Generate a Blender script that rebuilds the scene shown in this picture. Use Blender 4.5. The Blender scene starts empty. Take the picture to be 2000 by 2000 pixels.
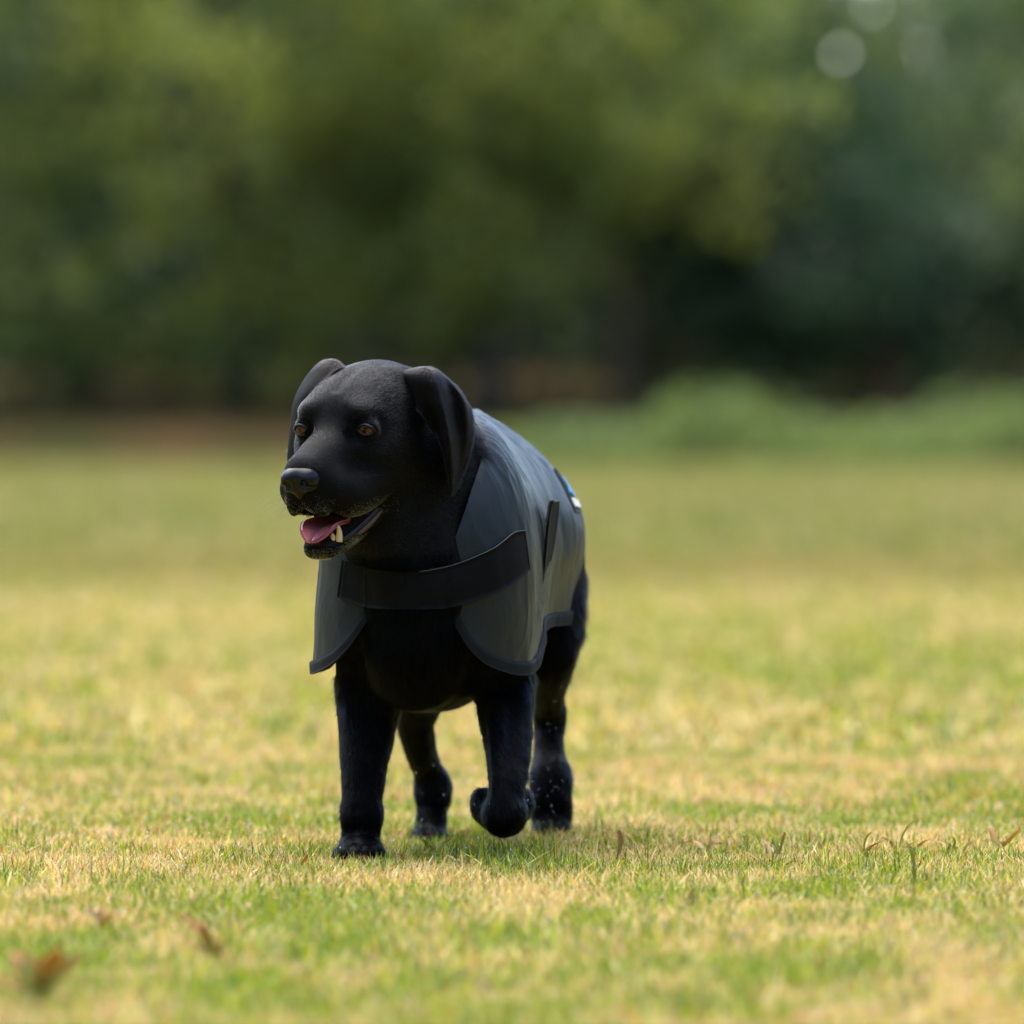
import bpy, math, random
import numpy as np
from mathutils import Vector, Matrix
from mathutils.bvhtree import BVHTree

R = math.radians
rng = np.random.default_rng(7)
random.seed(7)
SC = bpy.context.scene
COL = SC.collection
TEST = ''

# ------------------------------------------------------------------ camera
CAM_H, CAM_D, FPX = 0.60, 11.0, 16500.0          # height, distance to the front paw, focal length in 2000-px pixels
cam = bpy.data.cameras.new('camera')
cam_o = bpy.data.objects.new('camera', cam)
COL.objects.link(cam_o)
cam.sensor_width = 24.0
cam.lens = 24.0 * FPX / 2000.0
cam_o.location = (0, -CAM_D, CAM_H)
cam_o.rotation_euler = (R(90) - math.atan(210 / FPX), 0, 0)
cam.clip_start = 0.1
cam.clip_end = 4000
cam.dof.use_dof = True
cam.dof.focus_distance = 10.84
cam.dof.aperture_fstop = 2.9
SC.camera = cam_o

# ------------------------------------------------------------------ world, sun, exposure
world = bpy.data.worlds.new('World')
SC.world = world
world.use_nodes = True
wn = world.node_tree
wn.nodes.clear()
sky = wn.nodes.new('ShaderNodeTexSky')
sky.sky_type = 'NISHITA'
sky.sun_disc = False
SUN_EL, SUN_AZ = 68.0, -34.0                     # azimuth clockwise from +Y (away from the camera)
sky.sun_elevation = R(SUN_EL)
sky.sun_rotation = R(SUN_AZ)
sky.dust_density = 1.0
bg = wn.nodes.new('ShaderNodeBackground')
bg.inputs['Strength'].default_value = 0.15
wo = wn.nodes.new('ShaderNodeOutputWorld')
wn.links.new(sky.outputs[0], bg.inputs[0])
wn.links.new(bg.outputs[0], wo.inputs[0])
sun = bpy.data.lights.new('sun', 'SUN')
sun.energy = 2.9
sun.angle = R(70)
sun.color = (1.0, 0.94, 0.84)
sun_o = bpy.data.objects.new('sun', sun)
COL.objects.link(sun_o)
sd = Vector((math.sin(R(SUN_AZ)) * math.cos(R(SUN_EL)), math.cos(R(SUN_AZ)) * math.cos(R(SUN_EL)), math.sin(R(SUN_EL))))
sun_o.rotation_euler = sd.to_track_quat('Z', 'Y').to_euler()
SC.view_settings.view_transform = 'Standard'
SC.view_settings.look = 'None'
SC.view_settings.gamma = 1.0
SC.view_settings.use_curve_mapping = False
SC.view_settings.exposure = 1.7


# ------------------------------------------------------------------ helpers
def W(u, v, y):
    """a point of the place at depth y (0 = front paw) seen at pixel u, v of the 2000-px photograph"""
    s = (CAM_D + y) / FPX
    return np.array(((u - 1000) * s, y, CAM_H - (v - 790) * s))


def tag(o, label=None, cat=None, group=None, kind=None):
    if label: o['label'] = label
    if cat: o['category'] = cat
    if group: o['group'] = group
    if kind: o['kind'] = kind
    return o


def link(o, parent=None):
    COL.objects.link(o)
    if parent is not None: o.parent = parent
    return o


def empty(name, loc, parent=None):
    o = bpy.data.objects.new(name, None)
    o.location = loc
    o.empty_display_size = 0.1
    return link(o, parent)


def mesh_obj(name, verts, faces, mat, parent=None, smooth=True, uv=None, cols=None):
    """verts (n,3); faces (m,k) array or a list of such arrays"""
    me = bpy.data.meshes.new(name)
    if isinstance(faces, np.ndarray): faces = [faces]
    faces = [f for f in faces if len(f)]
    V = np.ascontiguousarray(verts, dtype=np.float32)
    loops = np.concatenate([f.ravel() for f in faces]).astype(np.int32)
    counts = np.concatenate([np.full(len(f), f.shape[1], np.int32) for f in faces])
    starts = np.concatenate(([0], np.cumsum(counts)[:-1])).astype(np.int32)
    me.vertices.add(len(V)); me.vertices.foreach_set('co', V.ravel())
    me.loops.add(len(loops)); me.loops.foreach_set('vertex_index', loops)
    me.polygons.add(len(counts)); me.polygons.foreach_set('loop_start', starts)
    me.polygons.foreach_set('use_smooth', np.full(len(counts), smooth))
    me.update(calc_edges=True)
    if uv is not None:
        l = me.uv_layers.new(name='UVMap')
        l.data.foreach_set('uv', np.ascontiguousarray(uv[loops], dtype=np.float32).ravel())
    if cols is not None:
        a = me.color_attributes.new('tint', 'FLOAT_COLOR', 'POINT')
        c = np.ones((len(V), 4), np.float32); c[:, :3] = cols
        a.data.foreach_set('color', c.ravel())
    if mat: me.materials.append(mat)
    o = bpy.data.objects.new(name, me)
    return link(o, parent)


def mat_new(name):
    m = bpy.data.materials.new(name)
    m.use_nodes = True
    m.node_tree.nodes.clear()
    return m, m.node_tree.nodes, m.node_tree.links


def N(nodes, t, **kw):
    n = nodes.new(t)
    for k, v in kw.items():
        if k in n.inputs: n.inputs[k].default_value = v
        else: setattr(n, k, v)
    return n


def principled(name, col, rough=0.6, spec=0.5, **kw):
    m, nd, lk = mat_new(name)
    p = N(nd, 'ShaderNodeBsdfPrincipled')
    p.inputs['Base Color'].default_value = (*col, 1)
    p.inputs['Roughness'].default_value = rough
    p.inputs['Specular IOR Level'].default_value = spec
    for k, v in kw.items(): p.inputs[k.replace('_', ' ')].default_value = v
    out = N(nd, 'ShaderNodeOutputMaterial')
    lk.new(p.outputs[0], out.inputs[0])
    return m, nd, lk, p, out


def vnoise(x, y, seed=0):
    """smooth value noise in numpy, 0..1"""
    xi, yi = np.floor(x).astype(np.int64), np.floor(y).astype(np.int64)
    xf, yf = x - xi, y - yi
    def h(a, b):
        n = (a * 374761393 + b * 668265263 + seed * 1442695041) & 0x7fffffff
        n = ((n ^ (n >> 13)) * 1274126177) & 0x7fffffff
        return ((n ^ (n >> 16)) & 0xffff) / 65535.0
    sx, sy = xf * xf * (3 - 2 * xf), yf * yf * (3 - 2 * yf)
    return (h(xi, yi) * (1 - sx) + h(xi + 1, yi) * sx) * (1 - sy) + (h(xi, yi + 1) * (1 - sx) + h(xi + 1, yi + 1) * sx) * sy


def fbm(x, y, seed=0, octv=3):
    t, a, s = 0, 1.0, 0
    for i in range(octv):
        t = t + a * vnoise(x * 2 ** i + 17 * i, y * 2 ** i - 11 * i, seed + i); s += a; a *= 0.5
    return t / s


def catmull(P, n):
    """Catmull-Rom through the rows of P, n samples"""
    P = np.asarray(P, float)
    P = np.vstack((2 * P[0] - P[1], P, 2 * P[-1] - P[-2]))
    t = np.linspace(0, len(P) - 3, n)
    i = np.minimum(t.astype(int), len(P) - 4)
    f = (t - i)[:, None]
    a, b, c, d = P[i], P[i + 1], P[i + 2], P[i + 3]
    return 0.5 * (2 * b + (c - a) * f + (2 * a - 5 * b + 4 * c - d) * f ** 2 + (3 * b - a - 3 * c + d) * f ** 3)


def grid_faces(nr, nc, off=0):
    i, j = np.meshgrid(np.arange(nr - 1), np.arange(nc - 1), indexing='ij')
    a = (i * nc + j).ravel() + off
    return np.stack((a, a + 1, a + nc + 1, a + nc), 1)


def sheet_solid(P, thick, uv=None):
    """a (nr,nc,3) grid made into a closed thin solid; the given grid is the outer face"""
    nr, nc = P.shape[:2]
    du = np.gradient(P, axis=0); dv = np.gradient(P, axis=1)
    nrm = np.cross(du, dv); nrm /= np.linalg.norm(nrm, axis=2, keepdims=True) + 1e-12
    if np.isscalar(thick): thick = np.full((nr, nc), thick)
    Q = P - nrm * thick[:, :, None]
    V = np.concatenate((P.reshape(-1, 3), Q.reshape(-1, 3)))
    f1 = grid_faces(nr, nc)
    f2 = grid_faces(nr, nc, nr * nc)[:, ::-1]
    idx = np.arange(nr * nc).reshape(nr, nc)
    ring = np.concatenate((idx[0, :], idx[1:, -1], idx[-1, -2::-1], idx[-2:0:-1, 0]))
    r2 = np.roll(ring, -1)
    f3 = np.stack((ring, ring + nr * nc, r2 + nr * nc, r2), 1)[:, ::-1]
    U = None
    if uv is not None: U = np.concatenate((uv.reshape(-1, 2), uv.reshape(-1, 2)))
    return V, np.concatenate((f1, f2, f3))[:, ::-1], U, nrm


def tube(path, rad, ns=8, caps=True):
    path = np.asarray(path, float)
    n = len(path)
    rad = np.broadcast_to(rad, (n,))
    T = np.gradient(path, axis=0); T /= np.linalg.norm(T, axis=1, keepdims=True) + 1e-12
    ref = np.array((0, 0, 1.0)) if abs(T[0, 2]) < 0.9 else np.array((1.0, 0, 0))
    V = []
    a = np.linspace(0, 2 * np.pi, ns, endpoint=False)
    for i in range(n):
        b = np.cross(T[i], ref); b /= np.linalg.norm(b)
        c = np.cross(b, T[i]); ref = c
        V.append(path[i] + rad[i] * (np.cos(a)[:, None] * b + np.sin(a)[:, None] * c))
    V = np.concatenate(V)
    F = []
    for i in range(n - 1):
        for j in range(ns):
            k = (j + 1) % ns
            F.append((i * ns + j, i * ns + k, (i + 1) * ns + k, (i + 1) * ns + j))
    F = np.array(F)
    if caps:
        V = np.vstack((V, path[0], path[-1]))
        e = len(V)
        tri = [(e - 2, (j + 1) % ns, j) for j in range(ns)] + [(e - 1, (n - 1) * ns + j, (n - 1) * ns + (j + 1) % ns) for j in range(ns)]
        return V, [F[:, ::-1], np.array(tri)[:, ::-1]]
    return V, [F[:, ::-1]]


# ------------------------------------------------------------------ signed distance fields
class Field:
    def __init__(s, xs, ys, zs):
        s.ax = [np.asarray(a, np.float32) for a in (xs, ys, zs)]
        s.D = np.full([len(a) for a in s.ax], 0.06, np.float32)

    def _sub(s, lo, hi):
        sl, g = [], []
        for k in range(3):
            a = np.searchsorted(s.ax[k], lo[k]); b = np.searchsorted(s.ax[k], hi[k])
            sl.append(slice(a, max(b, a)))
            sh = [1, 1, 1]; sh[k] = -1
            g.append(s.ax[k][a:b].reshape(sh))
        return tuple(sl), g

    def _apply(s, lo, hi, fn, k, mode):
        m = 0.03 + k
        sl, g = s._sub(np.asarray(lo) - m, np.asarray(hi) + m)
        if any(x.stop <= x.start for x in sl): return
        d = fn(*g).astype(np.float32)
        a = s.D[sl]
        if mode == 'add':
            h = np.maximum(k - np.abs(a - d), 0) / max(k, 1e-6)
            s.D[sl] = np.minimum(a, d) - h * h * k * 0.25
        else:
            d = -d
            h = np.maximum(k - np.abs(a - d), 0) / max(k, 1e-6)
            s.D[sl] = np.maximum(a, d) + h * h * k * 0.25

    def ell(s, c, r, rot=None, k=0.015, mode='add'):
        c = np.asarray(c, float); r = np.asarray(r, float); M = np.eye(3) if rot is None else rot   # rows of M = local axes
        ext = np.sqrt((M ** 2 * (r ** 2)[:, None]).sum(0))
        def fn(x, y, z):
            x, y, z = x - c[0], y - c[1], z - c[2]
            p = [x * M[i, 0] + y * M[i, 1] + z * M[i, 2] for i in range(3)]
            k0 = np.sqrt(sum((p[i] / r[i]) ** 2 for i in range(3)))
            k1 = np.sqrt(sum((p[i] / r[i] ** 2) ** 2 for i in range(3))) + 1e-9
            return k0 * (k0 - 1) / k1
        s._apply(c - ext, c + ext, fn, k, mode)

    def cap(s, a, ra, b, rb, k=0.015, mode='add', flat=None):
        a = np.asarray(a, float); b = np.asarray(b, float); ba = b - a; L = ba @ ba
        lo = np.minimum(a - ra, b - rb); hi = np.maximum(a + ra, b + rb)
        def fn(x, y, z):
            x, y, z = x - a[0], y - a[1], z - a[2]
            t = np.clip((x * ba[0] + y * ba[1] + z * ba[2]) / L, 0, 1)
            return np.sqrt((x - t * ba[0]) ** 2 + (y - t * ba[1]) ** 2 + (z - t * ba[2]) ** 2) - (ra + (rb - ra) * t)
        s._apply(lo, hi, fn, k, mode)

    def chain(s, pts, k=0.015, dense=5):
        """one tapering limb through the points, smooth along its length"""
        Q = catmull([tuple(p) + (r,) for p, r in pts], (len(pts) - 1) * dense + 1)
        c, r = Q[:, :3], Q[:, 3]
        lo = (c - r[:, None]).min(0); hi = (c + r[:, None]).max(0)
        def fn(x, y, z):
            out = None
            for i in range(len(Q) - 1):
                ba = c[i + 1] - c[i]; L = ba @ ba + 1e-12
                X, Y, Z = x - c[i, 0], y - c[i, 1], z - c[i, 2]
                t = np.clip((X * ba[0] + Y * ba[1] + Z * ba[2]) / L, 0, 1)
                d = np.sqrt((X - t * ba[0]) ** 2 + (Y - t * ba[1]) ** 2 + (Z - t * ba[2]) ** 2) - (r[i] + (r[i + 1] - r[i]) * t)
                out = d if out is None else np.minimum(out, d)
            return out
        s._apply(lo, hi, fn, k, 'add')

    def mesh(s, smooth=2):
        D = s.D; S = D < 0
        nx, ny, nz = D.shape
        cells, pts, quads = [], [], []
        def cid(i, j, k): return (i * ny + j) * nz + k
        for ax in range(3):
            sl0 = [slice(None)] * 3; sl1 = [slice(None)] * 3
            sl0[ax] = slice(0, -1); sl1[ax] = slice(1, None)
            act = np.argwhere(S[tuple(sl0)] != S[tuple(sl1)])
            i, j, k = act.T
            j1 = [i, j, k]; j1[ax] = j1[ax] + 1
            d0 = D[i, j, k]; d1 = D[tuple(j1)]
            t = d0 / (d0 - d1)
            p = np.stack([s.ax[q][act[:, q]] for q in range(3)], 1)
            p[:, ax] += t * (s.ax[ax][act[:, ax] + 1] - s.ax[ax][act[:, ax]])
            o1, o2 = [(1, 2), (2, 0), (0, 1)][ax]
            ids = []
            for e1, e2 in ((-1, -1), (0, -1), (0, 0), (-1, 0)):
                q = [i.copy(), j.copy(), k.copy()]
                q[o1] = q[o1] + e1; q[o2] = q[o2] + e2
                c = cid(*q); ids.append(c); cells.append(c); pts.append(p)
            f = np.stack(ids, 1)
            inside = S[i, j, k]
            f[~inside] = f[~inside][:, ::-1]
            quads.append(f)
        cells = np.concatenate(cells); pts = np.concatenate(pts)
        uq, inv = np.unique(cells, return_inverse=True)
        inv = inv.ravel()
        cnt = np.bincount(inv)
        V = np.stack([np.bincount(inv, pts[:, q]) / cnt for q in range(3)], 1)
        F = np.searchsorted(uq, np.concatenate(quads))
        for _ in range(smooth): V = relax(V, F, 0.5)
        return V, F


def relax(V, F, lam):
    n = len(V)
    e = np.concatenate([F[:, [a, (a + 1) % 4]] for a in range(4)])
    deg = np.bincount(e[:, 0], minlength=n) + np.bincount(e[:, 1], minlength=n)
    A = np.stack([np.bincount(e[:, 0], V[e[:, 1], q], n) + np.bincount(e[:, 1], V[e[:, 0], q], n) for q in range(3)], 1)
    return V + lam * (A / np.maximum(deg, 1)[:, None] - V)


# ------------------------------------------------------------------ materials
def m_ground():
    m, nd, lk, p, out = principled('turf_soil', (.2, .17, .07), 1.0, 0.0)
    tc = N(nd, 'ShaderNodeTexCoord')
    n1 = N(nd, 'ShaderNodeTexNoise', Scale=0.55, Detail=5.0, Roughness=0.6)
    n2 = N(nd, 'ShaderNodeTexNoise', Scale=45.0, Detail=4.0)
    lk.new(tc.outputs['Object'], n1.inputs['Vector']); lk.new(tc.outputs['Object'], n2.inputs['Vector'])
    r = N(nd, 'ShaderNodeValToRGB')
    r.color_ramp.elements[0].position = 0.35; r.color_ramp.elements[0].color = (.14, .15, .03, 1)
    r.color_ramp.elements[1].position = 0.65; r.color_ramp.elements[1].color = (.25, .19, .065, 1)
    lk.new(n1.outputs[0], r.inputs[0])
    mx = N(nd, 'ShaderNodeMixRGB', blend_type='MULTIPLY'); mx.inputs[0].default_value = 0.7
    r2 = N(nd, 'ShaderNodeValToRGB')
    r2.color_ramp.elements[0].position = 0.3; r2.color_ramp.elements[0].color = (.35, .35, .3, 1)
    r2.color_ramp.elements[1].position = 0.7
    lk.new(n2.outputs[0], r2.inputs[0])
    lk.new(r.outputs[0], mx.inputs[1]); lk.new(r2.outputs[0], mx.inputs[2])
    lk.new(mx.outputs[0], p.inputs['Base Color'])
    b = N(nd, 'ShaderNodeBump', Strength=0.5, Distance=0.02)
    lk.new(n2.outputs[0], b.inputs['Height']); lk.new(b.outputs[0], p.inputs['Normal'])
    return m


def m_leafy(name, trans=0.4, rough=0.55, spec=0.35):
    """colour from the 'tint' attribute, part of the light passes through the blade"""
    m, nd, lk, p, out = principled(name, (.2, .2, .1), rough, spec)
    a = N(nd, 'ShaderNodeAttribute', attribute_name='tint')
    tr = N(nd, 'ShaderNodeBsdfTranslucent')
    hs = N(nd, 'ShaderNodeHueSaturation', Saturation=1.15, Value=1.15)
    mx = N(nd, 'ShaderNodeMixShader'); mx.inputs[0].default_value = trans
    lk.new(a.outputs['Color'], p.inputs['Base Color']); lk.new(a.outputs['Color'], hs.inputs['Color'])
    lk.new(hs.outputs[0], tr.inputs['Color'])
    lk.new(p.outputs[0], mx.inputs[1]); lk.new(tr.outputs[0], mx.inputs[2]); lk.new(mx.outputs[0], out.inputs[0])
    return m


def m_bark(name, c0, c1):
    m, nd, lk, p, out = principled(name, c0, 0.9, 0.2)
    tc = N(nd, 'ShaderNodeTexCoord')
    mp = N(nd, 'ShaderNodeMapping'); mp.inputs['Scale'].default_value = (6, 6, 1.2)
    n1 = N(nd, 'ShaderNodeTexNoise', Scale=2.0, Detail=6.0)
    lk.new(tc.outputs['Object'], mp.inputs[0]); lk.new(mp.outputs[0], n1.inputs['Vector'])
    r = N(nd, 'ShaderNodeValToRGB')
    r.color_ramp.elements[0].position = 0.35; r.color_ramp.elements[0].color = (*c0, 1)
    r.color_ramp.elements[1].position = 0.65; r.color_ramp.elements[1].color = (*c1, 1)
    lk.new(n1.outputs[0], r.inputs[0]); lk.new(r.outputs[0], p.inputs['Base Color'])
    b = N(nd, 'ShaderNodeBump', Strength=0.8, Distance=0.03)
    lk.new(n1.outputs[0], b.inputs['Height']); lk.new(b.outputs[0], p.inputs['Normal'])
    return m


def m_coat():
    """grey ripstop canvas: fine weave, a grid of thicker threads"""
    m, nd, lk, p, out = principled('grey_ripstop_canvas', (.105, .135, .15), 0.47, 0.32)
    p.inputs['Sheen Weight'].default_value = 0.05
    p.inputs['Sheen Roughness'].default_value = 0.28
    p.inputs['Sheen Tint'].default_value = (.75, .88, 1, 1)
    uv = N(nd, 'ShaderNodeUVMap', uv_map='UVMap')
    sp = N(nd, 'ShaderNodeSeparateXYZ'); lk.new(uv.outputs[0], sp.inputs[0])
    def lines(sock, period, width):
        a = N(nd, 'ShaderNodeMath', operation='DIVIDE'); lk.new(sock, a.inputs[0]); a.inputs[1].default_value = period
        f = N(nd, 'ShaderNodeMath', operation='FRACT'); lk.new(a.outputs[0], f.inputs[0])
        c = N(nd, 'ShaderNodeMath', operation='LESS_THAN'); lk.new(f.outputs[0], c.inputs[0]); c.inputs[1].default_value = width / period
        return c.outputs[0]
    g1 = lines(sp.outputs[0], 0.0125, 0.0005); g2 = lines(sp.outputs[1], 0.0125, 0.0006)
    mx = N(nd, 'ShaderNodeMath', operation='MAXIMUM'); lk.new(g1, mx.inputs[0]); lk.new(g2, mx.inputs[1])
    wv = N(nd, 'ShaderNodeMapping'); wv.inputs['Scale'].default_value = (420, 26, 1); lk.new(uv.outputs[0], wv.inputs[0])
    n1 = N(nd, 'ShaderNodeTexNoise', Scale=1.0, Detail=2.0); lk.new(wv.outputs[0], n1.inputs['Vector'])
    n2 = N(nd, 'ShaderNodeTexNoise', Scale=14.0, Detail=4.0); lk.new(uv.outputs[0], n2.inputs['Vector'])
    mr = N(nd, 'ShaderNodeMapRange'); mr.inputs[3].default_value = 0.55; mr.inputs[4].default_value = 1.45
    lk.new(n1.outputs[0], mr.inputs[0])
    mr2 = N(nd, 'ShaderNodeMapRange'); mr2.inputs[3].default_value = 0.85; mr2.inputs[4].default_value = 1.15
    lk.new(n2.outputs[0], mr2.inputs[0])
    mu = N(nd, 'ShaderNodeMath', operation='MULTIPLY'); lk.new(mr.outputs[0], mu.inputs[0]); lk.new(mr2.outputs[0], mu.inputs[1])
    dk = N(nd, 'ShaderNodeMath', operation='MULTIPLY_ADD'); lk.new(mx.outputs[0], dk.inputs[0]); dk.inputs[1].default_value = -0.35; dk.inputs[2].default_value = 1.0
    mu2 = N(nd, 'ShaderNodeMath', operation='MULTIPLY'); lk.new(mu.outputs[0], mu2.inputs[0]); lk.new(dk.outputs[0], mu2.inputs[1])
    vm = N(nd, 'ShaderNodeVectorMath', operation='SCALE'); vm.inputs[0].default_value = (.0092, .0145, .0172); lk.new(mu2.outputs[0], vm.inputs['Scale'])
    lk.new(vm.outputs[0], p.inputs['Base Color'])
    b = N(nd, 'ShaderNodeBump', Strength=0.35, Distance=0.0006)
    lk.new(mu2.outputs[0], b.inputs['Height']); lk.new(b.outputs[0], p.inputs['Normal'])
    return m


def m_webbing(name, col, scale=900):
    """twill tape: fine diagonal ribs"""
    m, nd, lk, p, out = principled(name, col, 0.75, 0.14)
    uv = N(nd, 'ShaderNodeUVMap', uv_map='UVMap')
    mp = N(nd, 'ShaderNodeMapping'); mp.inputs['Rotation'].default_value = (0, 0, R(38)); lk.new(uv.outputs[0], mp.inputs[0])
    w = N(nd, 'ShaderNodeTexWave', Scale=scale / 6.28, Distortion=0.6); lk.new(mp.outputs[0], w.inputs['Vector'])
    mr = N(nd, 'ShaderNodeMapRange'); mr.inputs[3].default_value = 0.6; mr.inputs[4].default_value = 1.4; lk.new(w.outputs[1], mr.inputs[0])
    vm = N(nd, 'ShaderNodeVectorMath', operation='SCALE'); vm.inputs[0].default_value = col; lk.new(mr.outputs[0], vm.inputs['Scale'])
    lk.new(vm.outputs[0], p.inputs['Base Color'])
    b = N(nd, 'ShaderNodeBump', Strength=0.5, Distance=0.0005); lk.new(w.outputs[1], b.inputs['Height']); lk.new(b.outputs[0], p.inputs['Normal'])
    return m


def m_hair():
    m, nd, lk = mat_new('dog_hair')
    h = N(nd, 'ShaderNodeBsdfHairPrincipled')
    h.parametrization = 'COLOR'
    a = N(nd, 'ShaderNodeAttribute', attribute_name='tint')
    lk.new(a.outputs['Color'], h.inputs['Color'])
    h.inputs['Roughness'].default_value = 0.22
    h.inputs['Radial Roughness'].default_value = 0.30
    h.inputs['Random Roughness'].default_value = 0.3
    gl = N(nd, 'ShaderNodeAttribute', attribute_name='gloss')
    lk.new(gl.outputs['Fac'], h.inputs['IOR'])
    out = N(nd, 'ShaderNodeOutputMaterial')
    lk.new(h.outputs[0], out.inputs[0])
    return m


def m_skin():
    m, nd, lk, p, out = principled('dog_skin', (.01, .01, .011), 0.75, 0.12)
    a = N(nd, 'ShaderNodeAttribute', attribute_name='tint')
    lk.new(a.outputs['Color'], p.inputs['Base Color'])
    tc = N(nd, 'ShaderNodeTexCoord')
    n1 = N(nd, 'ShaderNodeTexNoise', Scale=260.0, Detail=3.0); lk.new(tc.outputs['Object'], n1.inputs['Vector'])
    b = N(nd, 'ShaderNodeBump', Strength=0.4, Distance=0.001); lk.new(n1.outputs[0], b.inputs['Height']); lk.new(b.outputs[0], p.inputs['Normal'])
    return m


M_SKIN, M_HAIR, M_COAT = m_skin(), m_hair(), m_coat()
M_BIND = m_webbing('dark_twill_binding', (.0075, .0110, .0130))
M_STRAP = m_webbing('black_twill_strap', (.0022, .003, .0038))
M_BLACK = principled('black_fabric', (.004, .004, .005), 0.7, 0.2)[0]
M_GRASS = m_leafy('grass_blade', 0.35)
M_LEAF = m_leafy('tree_leaf', 0.45, 0.5, 0.3)


# ------------------------------------------------------------------ the dog: frames
HY, HP = R(27), R(9)
F_ = np.array((-math.sin(HY) * math.cos(HP), -math.cos(HY) * math.cos(HP), -math.sin(HP)))
L_ = np.array((math.cos(HY), -math.sin(HY), 0.0))
U_ = np.cross(F_, L_)
HM = np.stack((F_, L_, U_))
HO = W(654, 837, -0.14)
BY = R(9)                                         # the body is turned less than the head
B_ = np.array((math.sin(BY), math.cos(BY), 0.0))  # backward along the body
BL = np.array((math.cos(BY), -math.sin(BY), 0.0)) # to the dog's left
BO = np.array((-0.13, -0.08, 0.0))
BM = np.stack((BL, B_, np.array((0, 0, 1.0))))


def H(f, l, u): return HO + f * F_ + l * L_ + u * U_
def Bd(l, a, z): return BO + l * BL + a * B_ + np.array((0, 0, z))
def to_head(P): return (np.asarray(P) - HO) @ HM.T


def rot_about(axis_rows, ang, which):
    """rotate local axes rows by ang about local axis 'which'"""
    c, s = math.cos(ang), math.sin(ang)
    i, j = [(1, 2), (2, 0), (0, 1)][which]
    M = axis_rows.copy()
    M[i] = c * axis_rows[i] + s * axis_rows[j]; M[j] = -s * axis_rows[i] + c * axis_rows[j]
    return M


dog = empty('dog', tuple(W(720, 1690, 0.1) * (1, 1, 0)))
tag(dog, 'black labrador with greying muzzle, open mouth and grey canvas coat, walking over the grass', 'dog')
DOG_LOC = np.array(dog.location)


def part(name, V, F, mat, parent=None, **kw):
    return mesh_obj(name, np.asarray(V) - (DOG_LOC if parent is None or parent is dog or True else 0), F, mat, parent or dog, **kw)


#@HEAD
fine = 0.0021
xs = np.concatenate((np.arange(-0.34, 0.02, fine), np.arange(0.02, 0.16, 0.004)))
ys = np.concatenate((np.arange(-0.31, 0.03, fine), np.arange(0.03, 1.12, 0.006)))
zs = np.concatenate((np.arange(-0.01, 0.36, 0.0042), np.arange(0.36, 0.70, fine)))
fd = Field(xs, ys, zs)
# torso
fd.ell(Bd(0, .22, .385), (.108, .21, .172), BM, k=.03)
fd.ell(Bd(0, .50, .42), (.088, .24, .128), BM, k=.04)
fd.ell(Bd(0, .67, .42), (.088, .11, .110), BM, k=.04)
fd.ell(Bd(0, .045, .31), (.072, .065, .105), BM, k=.04)
fd.ell(Bd(-.01, .17, .245), (.070, .14, .045), BM, k=.03)
for sgn in (-1, 1):
    fd.ell(Bd(.078 * sgn, .12, .36), (.042, .075, .12), BM, k=.03)
# neck
fd.cap(H(-.10, 0, -.02), .078, Bd(.005, .125, .46), .114, k=.03)
fd.cap(H(-.085, 0, -.06), .066, Bd(.0, .065, .38), .088, k=.03)
# planted foreleg (dog's right)
fd.chain([(W(745, 1230, .07), .060), (W(722, 1330, .05), .0445), (W(716, 1400, .04), .0365), (W(712, 1470, .02), .0305), (W(707, 1560, .004), .0245), (W(705, 1625, 0), .0235)], k=.02)
fd.ell(W(704, 1664, -.022), (.0285, .048, .021), k=.016)
# lifted foreleg (dog's left), the paw folded back under the wrist
fd.chain([(W(955, 1230, .08), .058), (W(982, 1330, .06), .041), (W(988, 1400, .035), .034), (W(992, 1470, -.005), .0268), (W(991, 1535, -.04), .0225)], k=.02)
fd.ell(W(986, 1588, -.052), (.0265, .024, .029), k=.014)
fd.cap(W(985, 1590, -.04), .025, W(980, 1585, .025), .026, k=.012)
fd.ell(W(979, 1580, .045), (.036, .04, .025), k=.015)
# hind leg, dog's right
fd.chain([(W(900, 1130, .58), .07), (W(830, 1310, .46), .045), (W(813, 1400, .49), .0265), (W(820, 1460, .53), .0205), (W(836, 1505, .58), .018), (W(851, 1540, .60), .020), (W(843, 1590, .575), .0195), (W(840, 1630, .55), .019)], k=.02)
fd.cap(W(845, 1535, .59), .0225, W(842, 1545, .585), .0225, k=.012)
fd.ell(W(838, 1642, .51), (.026, .048, .02), k=.015)
# hind leg, dog's left
fd.chain([(W(1045, 1100, .62), .070), (W(1066, 1200, .56), .054), (W(1074, 1280, .53), .036), (W(1072, 1350, .6), .0205), (W(1072, 1400, .66), .019), (W(1072, 1450, .645), .019), (W(1074, 1510, .62), .0215)], k=.02)
fd.cap(W(1074, 1385, .66), .020, W(1076, 1410, .66), .020, k=.01)
fd.ell(W(1077, 1575, .60), (.0275, .03, .058), k=.035)
fd.ell(W(1079, 1628, .565), (.026, .035, .02), k=.015)
# tail, carried low behind the rump
fd.chain([(Bd(0, .79, .50), .035), (Bd(0, .88, .46), .026), (Bd(.01, .98, .40), .02), (Bd(.015, 1.08, .37), .01)], k=.03)
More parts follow.
